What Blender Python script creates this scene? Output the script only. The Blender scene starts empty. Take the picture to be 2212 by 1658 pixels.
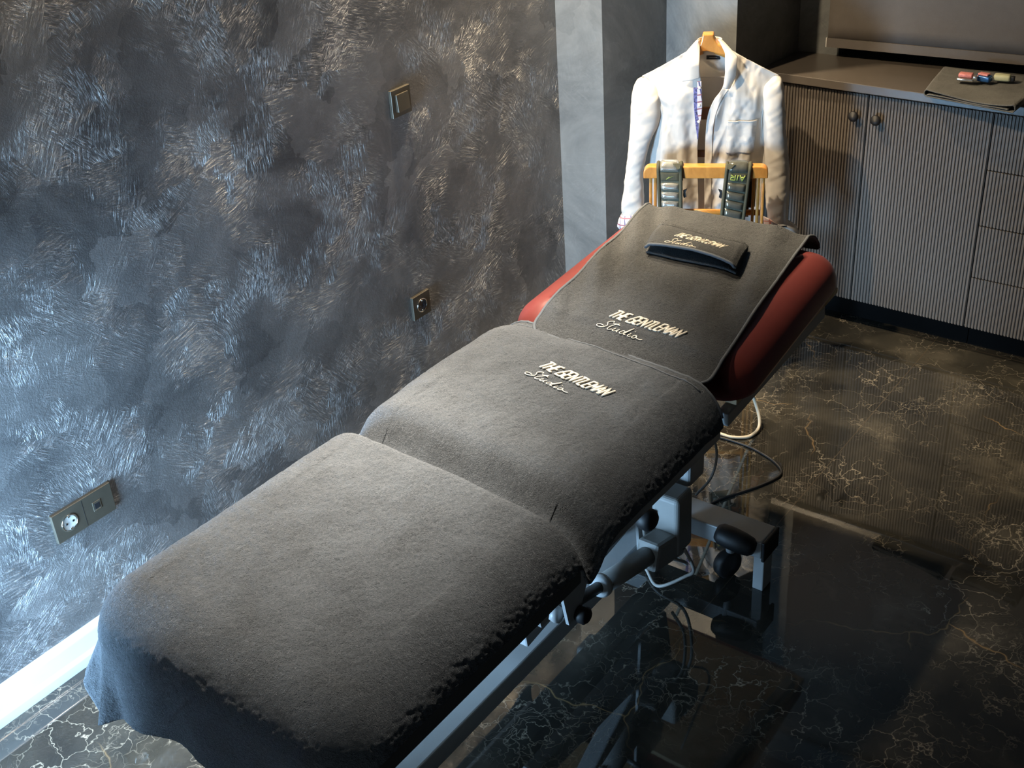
import bpy, bmesh, math, random
import numpy as np
from mathutils import Vector, Matrix

S = bpy.context.scene
COL = S.collection
random.seed(7)
PI = math.pi

# ------------------------------------------------------------------ camera, world, lights, exposure
CAM = Vector((2.35, 0.0, 2.136))
YAW, PITCH, ROLL, FPX = 0.67011782, 0.53766026, -0.0687634, 2650.0
fw = Vector((-math.sin(YAW) * math.cos(PITCH), math.cos(YAW) * math.cos(PITCH), -math.sin(PITCH)))
rt = fw.cross(Vector((0, 0, 1))).normalized()
up = rt.cross(fw)
r2 = math.cos(ROLL) * rt + math.sin(ROLL) * up
u2 = -math.sin(ROLL) * rt + math.cos(ROLL) * up
cd = bpy.data.cameras.new('camera')
cam = bpy.data.objects.new('camera', cd)
COL.objects.link(cam)
cam.matrix_world = Matrix(((r2.x, u2.x, -fw.x, CAM.x), (r2.y, u2.y, -fw.y, CAM.y), (r2.z, u2.z, -fw.z, CAM.z), (0, 0, 0, 1)))
cd.sensor_width = 36.0
cd.lens = FPX / 2212 * 36.0
cd.clip_start = 0.05
S.camera = cam

S.view_settings.view_transform = 'Standard'
S.view_settings.look = 'None'
S.view_settings.exposure = 0.0
S.view_settings.gamma = 1.0
S.view_settings.use_curve_mapping = False

wd = bpy.data.worlds.new('world')
S.world = wd
wd.use_nodes = True
wd.node_tree.nodes['Background'].inputs['Color'].default_value = (0.70, 0.75, 0.80, 1)
wd.node_tree.nodes['Background'].inputs['Strength'].default_value = 0.025

WARM = (1.0, 0.82, 0.59)
SOFT = (1.0, 0.92, 0.80)
SHIRT = (1.0, 0.79, 0.52)
DAY = (0.40, 0.68, 1.0)


def spot(name, loc, target, watts, cone, blend, radius, color):
    l = bpy.data.lights.new(name, 'SPOT')
    l.energy = watts; l.color = color; l.spot_size = math.radians(cone); l.spot_blend = blend
    l.shadow_soft_size = radius
    o = bpy.data.objects.new(name, l)
    COL.objects.link(o)
    o.location = loc
    o.rotation_euler = (Vector(target) - Vector(loc)).to_track_quat('-Z', 'Y').to_euler()
    return o


def area(name, loc, target, watts, sx, sy, color, spread=180):
    l = bpy.data.lights.new(name, 'AREA')
    l.shape = 'RECTANGLE'; l.size = sx; l.size_y = sy; l.energy = watts; l.color = color
    l.spread = math.radians(spread)
    o = bpy.data.objects.new(name, l)
    COL.objects.link(o)
    o.location = loc
    o.rotation_euler = (Vector(target) - Vector(loc)).to_track_quat('-Z', 'Y').to_euler()
    return o


# ceiling spots: (position, aim, watts, cone, blend, radius)
LAMPS = [((0.066, 1.60, 2.585), (0.12, 1.60, 0), 110, 74, 1.0, 0.04),
         ((0.085, 1.95, 2.585), (0.58, 3.45, 0.90), 255, 62, 0.7, 0.03),
         ((0.062, 2.58, 2.585), (0.30, 2.45, 0), 230, 72, 1.0, 0.04),
         ((0.066, 3.12, 2.585), (0.62, 3.25, 0), 290, 68, 0.8, 0.04),
         ((0.70, 1.88, 2.585), (0.74, 1.20, 0.72), 470, 42, 1.0, 0.05),
         ((0.66, 2.30, 2.585), (0.72, 1.78, 0.72), 370, 40, 1.0, 0.05)]
for _p, _a, _w, _c, _b, _r in LAMPS:
    spot('ceiling_spot_light', _p, _a, _w, _c, _b, _r, SHIRT if _p[1] in (1.95, 3.12) else WARM if _p[0] < 0.5 else SOFT)
# daylight outside the two low windows behind the camera
area('window_daylight', (0.27, 0.405, 0.46), (0.20, 1.0, 0.48), 104, 0.42, 0.78, DAY)
area('window_daylight', (1.90, -1.03, 0.80), (1.50, 1.0, 0.40), 4.0, 1.30, 1.30, (0.72, 0.88, 1.0))


# ------------------------------------------------------------------ helpers
def link(name, me, mat=None, parent=None, smooth=False, label=None, cat=None, group=None, kind=None):
    o = bpy.data.objects.new(name, me)
    COL.objects.link(o)
    if mat is not None:
        if isinstance(mat, (list, tuple)):
            for m in mat: me.materials.append(m)
        else:
            me.materials.append(mat)
    if smooth:
        me.polygons.foreach_set('use_smooth', [True] * len(me.polygons))
    if parent is not None:
        o.parent = parent
        o.matrix_parent_inverse = parent.matrix_basis.inverted()
    tag(o, label, cat, group, kind)
    return o


def tag(o, label=None, cat=None, group=None, kind=None):
    if label: o['label'] = label
    if cat: o['category'] = cat
    if group: o['group'] = group
    if kind: o['kind'] = kind
    return o


def empty(name, loc, rz=0, label=None, cat=None, group=None):
    o = bpy.data.objects.new(name, None)
    COL.objects.link(o)
    o.location = loc; o.rotation_euler = (0, 0, rz); o.empty_display_size = 0.1
    o.matrix_basis = Matrix.Translation(loc) @ Matrix.Rotation(rz, 4, 'Z')
    tag(o, label, cat, group)
    return o


class MB:
    """collects shapes into one mesh"""
    def __init__(self): self.v = []; self.f = []

    def add(self, vs, fs, mx=None):
        n = len(self.v)
        self.v += [tuple(mx @ Vector(p)) if mx is not None else tuple(p) for p in vs]
        self.f += [tuple(i + n for i in f) for f in fs]
        return self

    def box(self, x0, x1, y0, y1, z0, z1, bev=0.0, seg=2, mx=None):
        bm = bmesh.new()
        bmesh.ops.create_cube(bm, size=1)
        for v in bm.verts:
            v.co = ((x0 + x1) / 2 + v.co.x * (x1 - x0), (y0 + y1) / 2 + v.co.y * (y1 - y0), (z0 + z1) / 2 + v.co.z * (z1 - z0))
        if bev > 0:
            bmesh.ops.bevel(bm, geom=list(bm.edges), offset=bev, segments=seg, affect='EDGES', profile=0.5)
        bm.verts.index_update()
        self.add([v.co.copy() for v in bm.verts], [[v.index for v in f.verts] for f in bm.faces], mx)
        bm.free()
        return self

    def beam(self, a, b, w, h, bev=0.003, upv=(0, 0, 1)):
        """rectangular bar from a to b, w across, h along upv"""
        a = Vector(a); b = Vector(b); d = b - a; L = d.length; d.normalize()
        u = Vector(upv); s = d.cross(u).normalized(); u = s.cross(d)
        mx = Matrix(((s.x, d.x, u.x, a.x), (s.y, d.y, u.y, a.y), (s.z, d.z, u.z, a.z), (0, 0, 0, 1)))
        return self.box(-w / 2, w / 2, 0, L, -h / 2, h / 2, bev, 2, mx)

    def tube(self, pts, r, n=10, caps=True, closed=False):
        pts = [Vector(p) for p in pts]; m = len(pts)
        rr = r if isinstance(r, (list, tuple)) else [r] * m
        vs = []; prev = None
        for i, p in enumerate(pts):
            if closed: t = pts[(i + 1) % m] - pts[i - 1]
            else: t = pts[min(i + 1, m - 1)] - pts[max(i - 1, 0)]
            if t.length < 1e-9: t = Vector((0, 0, 1))
            t.normalize()
            if prev is None:
                a = Vector((0, 0, 1)) if abs(t.z) < 0.9 else Vector((1, 0, 0))
                prev = t.cross(a).normalized()
            nrm = prev - t * prev.dot(t)
            if nrm.length < 1e-6: nrm = t.orthogonal()
            nrm.normalize(); prev = nrm; bn = t.cross(nrm)
            for k in range(n):
                an = 2 * PI * k / n
                vs.append(p + (nrm * math.cos(an) + bn * math.sin(an)) * rr[i])
        fs = []
        for i in range(m if closed else m - 1):
            j = (i + 1) % m
            for k in range(n):
                fs.append((i * n + k, i * n + (k + 1) % n, j * n + (k + 1) % n, j * n + k))
        if caps and not closed:
            fs.append(tuple(reversed(range(n)))); fs.append(tuple(range((m - 1) * n, m * n)))
        return self.add(vs, fs)

    def lathe(self, prof, o, axis, n=24):
        """prof = [(r, h)...] around axis from o"""
        o = Vector(o); ax = Vector(axis).normalized(); a = ax.orthogonal().normalized(); b = ax.cross(a)
        vs = []; fs = []
        for r, h in prof:
            for k in range(n):
                an = 2 * PI * k / n
                vs.append(o + ax * h + (a * math.cos(an) + b * math.sin(an)) * r)
        for i in range(len(prof) - 1):
            for k in range(n):
                fs.append((i * n + k, i * n + (k + 1) % n, (i + 1) * n + (k + 1) % n, (i + 1) * n + k))
        fs.append(tuple(reversed(range(n)))); fs.append(tuple(range((len(prof) - 1) * n, len(prof) * n)))
        return self.add(vs, fs)

    def prism(self, poly, h0, h1, fn):
        """poly = 2D points; fn(a, b, h) -> 3D"""
        n = len(poly)
        vs = [fn(a, b, h0) for a, b in poly] + [fn(a, b, h1) for a, b in poly]
        fs = [tuple(reversed(range(n))), tuple(range(n, 2 * n))] + [(i, (i + 1) % n, n + (i + 1) % n, n + i) for i in range(n)]
        return self.add(vs, fs)

    def mesh(self, name):
        me = bpy.data.meshes.new(name)
        me.from_pydata([tuple(p) for p in self.v], [], [tuple(f) for f in self.f])
        bm = bmesh.new(); bm.from_mesh(me)
        bmesh.ops.recalc_face_normals(bm, faces=bm.faces)
        bm.to_mesh(me); bm.free()
        return me

    def build(self, name, mat, parent=None, smooth=False, **kw):
        return link(name, self.mesh(name), mat, parent, smooth, **kw)


def auto_smooth(o, ang=40):
    me = o.data
    me.polygons.foreach_set('use_smooth', [True] * len(me.polygons))
    try:
        me.set_sharp_from_angle(angle=math.radians(ang))
    except Exception:
        pass
    return o


def grid_mesh(name, P):
    """P: array (nu, nv, 3)"""
    nu, nv = P.shape[:2]
    idx = np.arange(nu * nv).reshape(nu, nv)
    f = np.stack([idx[:-1, :-1], idx[1:, :-1], idx[1:, 1:], idx[:-1, 1:]], -1).reshape(-1, 4)
    me = bpy.data.meshes.new(name)
    me.from_pydata(P.reshape(-1, 3).tolist(), [], f.tolist())
    return me


def solid(o, t, offset=-1.0):
    m = o.modifiers.new('thickness', 'SOLIDIFY'); m.thickness = t; m.offset = offset
    return o


def h2(ix, iy, seed):
    n = (ix.astype(np.int64) * 374761393 + iy.astype(np.int64) * 668265263 + seed * 974711) & 0xffffffff
    n = ((n ^ (n >> 13)) * 1274126177) & 0xffffffff
    n = (n ^ (n >> 16)) & 0xffff
    return n / 65535.0


def vnoise(x, y, seed=1):
    x = np.asarray(x, float); y = np.asarray(y, float)
    ix = np.floor(x); iy = np.floor(y); fx = x - ix; fy = y - iy
    fx = fx * fx * (3 - 2 * fx); fy = fy * fy * (3 - 2 * fy)
    a = h2(ix, iy, seed); b = h2(ix + 1, iy, seed); c = h2(ix, iy + 1, seed); d = h2(ix + 1, iy + 1, seed)
    return (a * (1 - fx) + b * fx) * (1 - fy) + (c * (1 - fx) + d * fx) * fy - 0.5


def fbm(x, y, seed=1, oct=3):
    s = 0; a = 1.0
    for k in range(oct):
        s = s + a * vnoise(x * 2 ** k, y * 2 ** k, seed + k * 17); a *= 0.5
    return s


# ------------------------------------------------------------------ materials
def new_mat(name):
    m = bpy.data.materials.new(name); m.use_nodes = True
    nt = m.node_tree
    return m, nt, nt.nodes['Principled BSDF']


def N(nt, t, **kw):
    n = nt.nodes.new(t)
    for k, v in kw.items(): setattr(n, k, v)
    return n


def setin(n, **kw):
    for k, v in kw.items(): n.inputs[k.replace('_', ' ')].default_value = v
    return n


def math_n(nt, op, a, b=None, c=None, clamp=False):
    n = N(nt, 'ShaderNodeMath', operation=op); n.use_clamp = clamp
    for i, s in enumerate((a, b, c)):
        if s is None: continue
        if isinstance(s, (int, float)): n.inputs[i].default_value = s
        else: nt.links.new(s, n.inputs[i])
    return n.outputs[0]


def vmath(nt, op, a, b=None):
    n = N(nt, 'ShaderNodeVectorMath', operation=op)
    for i, s in enumerate((a, b)):
        if s is None: continue
        if isinstance(s, tuple): n.inputs[i].default_value = s
        else: nt.links.new(s, n.inputs[i])
    return n.outputs[0]


def ramp(nt, fac, stops):
    r = N(nt, 'ShaderNodeValToRGB')
    el = r.color_ramp.elements
    while len(el) < len(stops): el.new(0.5)
    for e, (p, c) in zip(el, stops):
        e.position = p; e.color = (*c, 1) if len(c) == 3 else c
    nt.links.new(fac, r.inputs[0])
    return r.outputs[0]


def noise(nt, vec, scale, detail=3, rough=0.5, dist=0.0):
    n = N(nt, 'ShaderNodeTexNoise'); n.inputs['Scale'].default_value = scale
    n.inputs['Detail'].default_value = detail; n.inputs['Roughness'].default_value = rough
    n.inputs['Distortion'].default_value = dist
    if vec is not None: nt.links.new(vec, n.inputs['Vector'])
    return n


def bump(nt, b, height, strength, dist, prev=None):
    n = N(nt, 'ShaderNodeBump'); n.inputs['Strength'].default_value = strength; n.inputs['Distance'].default_value = dist
    nt.links.new(height, n.inputs['Height'])
    if prev is not None: nt.links.new(prev, n.inputs['Normal'])
    if b is not None: nt.links.new(n.outputs[0], b.inputs['Normal'])
    return n.outputs[0]


def simple(name, col, rough=0.5, metal=0.0, spec=0.5, var=0.06, scale=40, bmp=0.0, bscale=200, sheen=0.0, bdist=0.001):
    m, nt, b = new_mat(name)
    tc = N(nt, 'ShaderNodeTexCoord').outputs['Object']
    n = noise(nt, tc, scale, 3)
    lo = tuple(max(0, c * (1 - var)) for c in col); hi = tuple(c * (1 + var) for c in col)
    nt.links.new(ramp(nt, n.outputs[0], [(0.3, lo), (0.7, hi)]), b.inputs['Base Color'])
    b.inputs['Roughness'].default_value = rough; b.inputs['Metallic'].default_value = metal
    b.inputs['Specular IOR Level'].default_value = spec
    if sheen: b.inputs['Sheen Weight'].default_value = sheen; b.inputs['Sheen Roughness'].default_value = 0.5
    if bmp:
        n2 = noise(nt, tc, bscale, 2)
        bump(nt, b, n2.outputs[0], bmp, bdist)
    return m


def plaster(name, dark, light, stroke=1.0, strokec=0.75, cloudc=0.22, metal=0.45, rough=0.42, bstr=0.8):
    """brushed metallic stucco: patches of parallel brush strokes in random directions"""
    m, nt, b = new_mat(name)
    tc = N(nt, 'ShaderNodeTexCoord').outputs['Object']
    sx = N(nt, 'ShaderNodeSeparateXYZ'); nt.links.new(tc, sx.inputs[0])
    cx = N(nt, 'ShaderNodeCombineXYZ')
    nt.links.new(math_n(nt, 'ADD', sx.outputs[0], sx.outputs[1]), cx.inputs[0]); nt.links.new(sx.outputs[2], cx.inputs[1])
    flat = cx.outputs[0]
    hs = []; cs = []
    for k, (vs, off, ls, ss) in enumerate(((5.5, (3.1, 7.7, 0), 24, 170), (10.0, (11.3, 2.2, 0), 45, 230))):
        p = vmath(nt, 'ADD', flat, off)
        dn = noise(nt, p, 4.5, 4, 0.65)
        d = vmath(nt, 'SUBTRACT', dn.outputs['Color'], (0.5, 0.5, 0.5))
        dsc = N(nt, 'ShaderNodeVectorMath', operation='SCALE'); nt.links.new(d, dsc.inputs[0]); dsc.inputs['Scale'].default_value = 0.30
        pd = vmath(nt, 'ADD', p, dsc.outputs[0])
        vo = N(nt, 'ShaderNodeTexVoronoi', voronoi_dimensions='2D'); vo.inputs['Scale'].default_value = vs
        nt.links.new(pd, vo.inputs['Vector'])
        sc = N(nt, 'ShaderNodeSeparateColor'); nt.links.new(vo.outputs['Color'], sc.inputs[0])
        rot = N(nt, 'ShaderNodeVectorRotate', rotation_type='Z_AXIS')
        dsm = N(nt, 'ShaderNodeVectorMath', operation='SCALE'); nt.links.new(d, dsm.inputs[0]); dsm.inputs['Scale'].default_value = 0.025
        nt.links.new(vmath(nt, 'ADD', p, dsm.outputs[0]), rot.inputs['Vector'])
        nt.links.new(math_n(nt, 'MULTIPLY', sc.outputs[0], 6.283), rot.inputs['Angle'])
        st = vmath(nt, 'MULTIPLY', rot.outputs[0], (ls * stroke, ss * stroke, 1))
        n1 = noise(nt, st, 1.0, 3, 0.7)
        hs.append(n1.outputs[0]); cs.append(sc.outputs[1])
    msk = noise(nt, flat, 9, 4, 0.7)
    mk = ramp(nt, msk.outputs[0], [(0.40, (0, 0, 0)), (0.60, (1, 1, 1))])
    mx = N(nt, 'ShaderNodeMix', data_type='FLOAT'); nt.links.new(mk, mx.inputs[0]); nt.links.new(hs[0], mx.inputs[2]); nt.links.new(hs[1], mx.inputs[3])
    h = mx.outputs[0]
    amp = noise(nt, flat, 5.0, 4, 0.65)
    ampr = ramp(nt, amp.outputs[0], [(0.42, (0.04,) * 3), (0.60, (1,) * 3)])
    ridge = ramp(nt, h, [(0.48, (0,) * 3), (0.60, (0.30,) * 3), (0.74, (1,) * 3)])
    hh = math_n(nt, 'MULTIPLY', ridge, ampr)
    cloud = noise(nt, flat, 2.6, 6, 0.7, 0.6)
    st_c = hh
    colf = math_n(nt, 'ADD', math_n(nt, 'MULTIPLY', st_c, strokec), math_n(nt, 'ADD', math_n(nt, 'MULTIPLY', cs[0], 0.12), math_n(nt, 'MULTIPLY', ramp(nt, cloud.outputs[0], [(0.32, (0,) * 3), (0.70, (1,) * 3)]), cloudc)))
    nt.links.new(ramp(nt, colf, [(0.0, dark), (0.95, light)]), b.inputs['Base Color'])
    b.inputs['Metallic'].default_value = metal
    nt.links.new(math_n(nt, 'ADD', math_n(nt, 'MULTIPLY', cs[1], 0.12), rough - 0.06), b.inputs['Roughness'])
    grain = noise(nt, flat, 130, 4, 0.8)
    b1 = bump(nt, None, hh, bstr, 0.006)
    bump(nt, b, grain.outputs[0], bstr * 0.60, 0.005, b1)
    return m


def towel_mat(name, col, pile=1.0):
    m, nt, b = new_mat(name)
    tc = N(nt, 'ShaderNodeTexCoord').outputs['Object']
    a = noise(nt, tc, 9, 4, 0.6, 0.4)
    f = noise(nt, tc, 330 * pile, 2, 0.7, 0.8)
    mixf = math_n(nt, 'ADD', math_n(nt, 'MULTIPLY', a.outputs[0], 0.55), math_n(nt, 'MULTIPLY', f.outputs[0], 0.45))
    lo = tuple(c * 0.50 for c in col); hi = tuple(c * 1.62 for c in col)
    nt.links.new(ramp(nt, mixf, [(0.34, lo), (0.66, hi)]), b.inputs['Base Color'])
    b.inputs['Roughness'].default_value = 1.0; b.inputs['Specular IOR Level'].default_value = 0.025
    b.inputs['Sheen Weight'].default_value = 0.35; b.inputs['Sheen Roughness'].default_value = 0.6
    b.inputs['Sheen Tint'].default_value = (0.8, 0.82, 0.85, 1)
    g = noise(nt, tc, 200 * pile, 3, 0.7, 1.5)
    bump(nt, b, g.outputs[0], 1.0, 0.010)
    return m


def marble_mat():
    m, nt, b = new_mat('polished_dark_marble')
    tc = N(nt, 'ShaderNodeTexCoord').outputs['Object']
    dn = noise(nt, tc, 3.0, 4, 0.6)
    d = vmath(nt, 'SUBTRACT', dn.outputs['Color'], (0.5, 0.5, 0.5))
    ds = N(nt, 'ShaderNodeVectorMath', operation='SCALE'); nt.links.new(d, ds.inputs[0]); ds.inputs['Scale'].default_value = 0.22
    p1 = vmath(nt, 'ADD', tc, ds.outputs[0])
    dn2 = noise(nt, tc, 16.0, 3, 0.6)
    d2 = vmath(nt, 'SUBTRACT', dn2.outputs['Color'], (0.5, 0.5, 0.5))
    ds2 = N(nt, 'ShaderNodeVectorMath', operation='SCALE'); nt.links.new(d2, ds2.inputs[0]); ds2.inputs['Scale'].default_value = 0.115
    p2 = vmath(nt, 'ADD', p1, ds2.outputs[0])

    def vein(vec, scale, w, mscale, lo, hi, seed):
        vo = N(nt, 'ShaderNodeTexVoronoi', feature='DISTANCE_TO_EDGE', voronoi_dimensions='2D'); vo.inputs['Scale'].default_value = scale
        nt.links.new(vec, vo.inputs['Vector'])
        line = ramp(nt, vo.outputs['Distance'], [(0.0, (1,) * 3), (w, (0.25,) * 3), (w * 3.0, (0,) * 3)])
        ms = noise(nt, vmath(nt, 'ADD', tc, (seed, seed * 1.7, 0)), mscale, 3, 0.6)
        return math_n(nt, 'MULTIPLY', line, ramp(nt, ms.outputs[0], [(lo, (0,) * 3), (hi, (1,) * 3)]))
    v1 = vein(p2, 14, 0.014, 3.2, 0.48, 0.66, 3.0)
    v2 = vein(p2, 27, 0.022, 4.0, 0.50, 0.68, 9.0)
    v3 = vein(p1, 1.7, 0.0022, 1.8, 0.50, 0.62, 21.0)
    cl = noise(nt, p1, 4.0, 5, 0.6)
    base = ramp(nt, cl.outputs[0], [(0.30, (0.014, 0.014, 0.013)), (0.55, (0.036, 0.034, 0.028)), (0.75, (0.085, 0.077, 0.061))])
    mx = N(nt, 'ShaderNodeMix', data_type='RGBA'); nt.links.new(math_n(nt, 'MAXIMUM', v1, v2), mx.inputs[0])
    nt.links.new(base, mx.inputs[6]); mx.inputs[7].default_value = (0.38, 0.335, 0.26, 1)
    mx2 = N(nt, 'ShaderNodeMix', data_type='RGBA'); nt.links.new(v3, mx2.inputs[0])
    nt.links.new(mx.outputs[2], mx2.inputs[6]); mx2.inputs[7].default_value = (0.30, 0.20, 0.095, 1)
    # tile joints, 1.2 m x 2.4 m slabs
    sx = N(nt, 'ShaderNodeSeparateXYZ'); nt.links.new(tc, sx.inputs[0])

    def joint(c, off, size):
        q = math_n(nt, 'PINGPONG', math_n(nt, 'ADD', c, off), size / 2)
        return math_n(nt, 'LESS_THAN', q, 0.0011)
    jx = joint(sx.outputs[0], -1.22 + 2.4, 1.2); jy = joint(sx.outputs[1], -0.6 + 6.4, 3.2)
    j = math_n(nt, 'MAXIMUM', jx, jy)
    mx3 = N(nt, 'ShaderNodeMix', data_type='RGBA'); nt.links.new(j, mx3.inputs[0])
    nt.links.new(mx2.outputs[2], mx3.inputs[6]); mx3.inputs[7].default_value = (0.075, 0.06, 0.042, 1)
    nt.links.new(mx3.outputs[2], b.inputs['Base Color'])
    b.inputs['Roughness'].default_value = 0.025
    b.inputs['Specular IOR Level'].default_value = 0.9
    w = noise(nt, tc, 5, 2, 0.4)
    bump(nt, b, w.outputs[0], 0.012, 0.02)
    return m


def plaid_mat(name, ground, lines, cross, pitch=0.022):
    m, nt, b = new_mat(name)
    tc = N(nt, 'ShaderNodeTexCoord').outputs['Object']
    sx = N(nt, 'ShaderNodeSeparateXYZ'); nt.links.new(tc, sx.inputs[0])
    u = math_n(nt, 'ADD', math_n(nt, 'ADD', sx.outputs[0], math_n(nt, 'MULTIPLY', sx.outputs[2], 0.18)), 5.0)
    v = math_n(nt, 'ADD', math_n(nt, 'SUBTRACT', sx.outputs[2], math_n(nt, 'MULTIPLY', sx.outputs[0], 0.18)), 5.0)
    a = math_n(nt, 'LESS_THAN', math_n(nt, 'PINGPONG', u, pitch / 2), pitch * 0.09)
    c = math_n(nt, 'LESS_THAN', math_n(nt, 'PINGPONG', v, pitch / 2), pitch * 0.09)
    m1 = N(nt, 'ShaderNodeMix', data_type='RGBA'); nt.links.new(a, m1.inputs[0]); m1.inputs[6].default_value = (*ground, 1); m1.inputs[7].default_value = (*lines, 1)
    m2 = N(nt, 'ShaderNodeMix', data_type='RGBA'); nt.links.new(c, m2.inputs[0]); nt.links.new(m1.outputs[2], m2.inputs[6]); m2.inputs[7].default_value = (*cross, 1)
    nt.links.new(m2.outputs[2], b.inputs['Base Color']); b.inputs['Roughness'].default_value = 0.9
    return m


def wood_mat(name, c1, c2, rough=0.32):
    m, nt, b = new_mat(name)
    tc = N(nt, 'ShaderNodeTexCoord').outputs['Object']
    p = vmath(nt, 'MULTIPLY', tc, (14, 60, 14))
    n = noise(nt, p, 1.0, 4, 0.6, 1.2)
    nt.links.new(ramp(nt, n.outputs[0], [(0.35, c1), (0.65, c2)]), b.inputs['Base Color'])
    b.inputs['Roughness'].default_value = rough
    b.inputs['Coat Weight'].default_value = 0.25; b.inputs['Coat Roughness'].default_value = 0.2
    return m


def fabric_mat(name, col, scale=900, rough=0.9, bstr=0.25, trans=0.0):
    m, nt, b = new_mat(name)
    tc = N(nt, 'ShaderNodeTexCoord').outputs['Object']
    n = noise(nt, tc, scale, 2)
    n2 = noise(nt, tc, 30, 3)
    mixf = math_n(nt, 'ADD', math_n(nt, 'MULTIPLY', n.outputs[0], 0.5), math_n(nt, 'MULTIPLY', n2.outputs[0], 0.5))
    nt.links.new(ramp(nt, mixf, [(0.3, tuple(c * 0.9 for c in col)), (0.7, tuple(min(1, c * 1.06) for c in col))]), b.inputs['Base Color'])
    b.inputs['Roughness'].default_value = rough; b.inputs['Specular IOR Level'].default_value = 0.2
    if trans:
        out = nt.nodes['Material Output']; tl = N(nt, 'ShaderNodeBsdfTranslucent'); tl.inputs['Color'].default_value = (*col, 1)
        ms = N(nt, 'ShaderNodeMixShader'); ms.inputs[0].default_value = trans
        nt.links.new(b.outputs[0], ms.inputs[1]); nt.links.new(tl.outputs[0], ms.inputs[2]); nt.links.new(ms.outputs[0], out.inputs['Surface'])
    bump(nt, b, n.outputs[0], bstr, 0.0008)
    return m


M = {}
M['wall'] = plaster('brushed_metallic_plaster', (0.068, 0.068, 0.071), (0.80, 0.78, 0.76), metal=0.60, rough=0.50, bstr=0.78)
M['pilaster'] = plaster('smooth_metallic_plaster', (0.09, 0.095, 0.096), (0.34, 0.345, 0.33), stroke=0.6, strokec=0.25, cloudc=0.5, metal=0.25, rough=0.55, bstr=0.05)
M['floor'] = marble_mat()
M['ceiling'] = simple('ceiling_paint', (0.10, 0.10, 0.105), 0.9)
M['base_white'] = simple('white_gloss_paint', (0.56, 0.57, 0.58), 0.18, spec=0.6, var=0.01)
M['towel'] = towel_mat('slate_terry', (0.067, 0.077, 0.087))
M['towel_dark'] = towel_mat('charcoal_terry', (0.043, 0.048, 0.052))
M['towel_piping'] = fabric_mat('slate_edging', (0.13, 0.145, 0.165), 700, 0.7, 0.4)
M['towel_grey'] = towel_mat('grey_terry', (0.17, 0.165, 0.145), 1.2)
M['thread'] = fabric_mat('ivory_embroidery', (0.86, 0.80, 0.68), 1500, 0.5, 0.3)
M['red'] = simple('red_upholstery', (0.22, 0.048, 0.043), 0.34, spec=0.5, var=0.05, scale=12, bmp=0.10, bscale=700, bdist=0.0006)
M['white_metal'] = simple('white_powder_coat', (0.37, 0.385, 0.39), 0.4, var=0.02)
M['plastic_grey'] = simple('pale_grey_plastic', (0.25, 0.25, 0.24), 0.5, var=0.02)
M['rail'] = simple('grey_steel', (0.11, 0.115, 0.115), 0.5, metal=0.4, var=0.03)
M['black'] = simple('black_rubber', (0.008, 0.008, 0.009), 0.55, var=0.1)
M['ply'] = wood_mat('plywood', (0.50, 0.36, 0.20), (0.62, 0.46, 0.28), 0.6)
M['taupe'] = simple('taupe_lacquer', (0.142, 0.122, 0.104), 0.45, var=0.04, scale=60)
M['taupe_top'] = simple('taupe_laminate', (0.088, 0.075, 0.064), 0.30, var=0.05, scale=30)
M['kick'] = simple('black_plinth', (0.004, 0.004, 0.004), 0.9, spec=0.1)
M['blind'] = fabric_mat('taupe_blind_fabric', (0.130, 0.114, 0.102), 500, 0.8, 0.3)
M['blind_cap'] = simple('pale_plastic_cap', (0.6, 0.58, 0.55), 0.35)
M['bronze'] = simple('dark_bronze_plate', (0.11, 0.095, 0.072), 0.45, metal=0.65, var=0.05, bmp=0.1, bscale=600)
M['chrome'] = simple('chrome', (0.75, 0.74, 0.70), 0.15, metal=1.0, var=0.02)
M['socket_black'] = simple('black_socket_plastic', (0.012, 0.013, 0.016), 0.3)
M['shirt'] = fabric_mat('white_cotton', (0.80, 0.77, 0.72), 1200, 0.9, 0.2, 0.30)
M['seam'] = fabric_mat('cotton_seam', (0.70, 0.67, 0.62), 1200, 0.9, 0.2)
M['plaid'] = plaid_mat('navy_plaid_lining', (0.72, 0.66, 0.68), (0.10, 0.09, 0.22), (0.32, 0.12, 0.16))
M['plaid_red'] = plaid_mat('pink_plaid_lining', (0.80, 0.66, 0.62), (0.62, 0.22, 0.20), (0.70, 0.34, 0.28), 0.026)
M['navy_print'] = simple('navy_print_lining', (0.12, 0.12, 0.28), 0.8, var=0.9, scale=160)
M['orange_wood'] = wood_mat('honey_varnished_beech', (0.50, 0.20, 0.035), (0.66, 0.29, 0.06))
M['brown_wood'] = wood_mat('brown_varnished_wood', (0.16, 0.06, 0.02), (0.24, 0.10, 0.035))
M['label'] = simple('black_woven_label', (0.006, 0.006, 0.008), 0.7)
M['label_text'] = simple('grey_label_thread', (0.25, 0.24, 0.23), 0.7)
M['olive'] = simple('olive_webbing', (0.055, 0.055, 0.032), 0.75, var=0.15, scale=300, bmp=0.3, bscale=900)
M['lime'] = simple('lime_print', (0.30, 0.36, 0.08), 0.5)
M['cord_white'] = simple('cream_cord', (0.62, 0.55, 0.42), 0.5)
M['cord_grey'] = simple('grey_cord', (0.30, 0.29, 0.27), 0.5)
M['pane'] = None


def bubble_mat():
    m, nt, b = new_mat('clear_bubble_plastic')
    n = noise(nt, N(nt, 'ShaderNodeTexCoord').outputs['Object'], 60, 2)
    nt.links.new(ramp(nt, n.outputs[0], [(0.3, (0.55, 0.55, 0.50)), (0.7, (0.78, 0.78, 0.70))]), b.inputs['Base Color'])
    b.inputs['Roughness'].default_value = 0.12; b.inputs['Metallic'].default_value = 0.75
    return m


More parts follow.
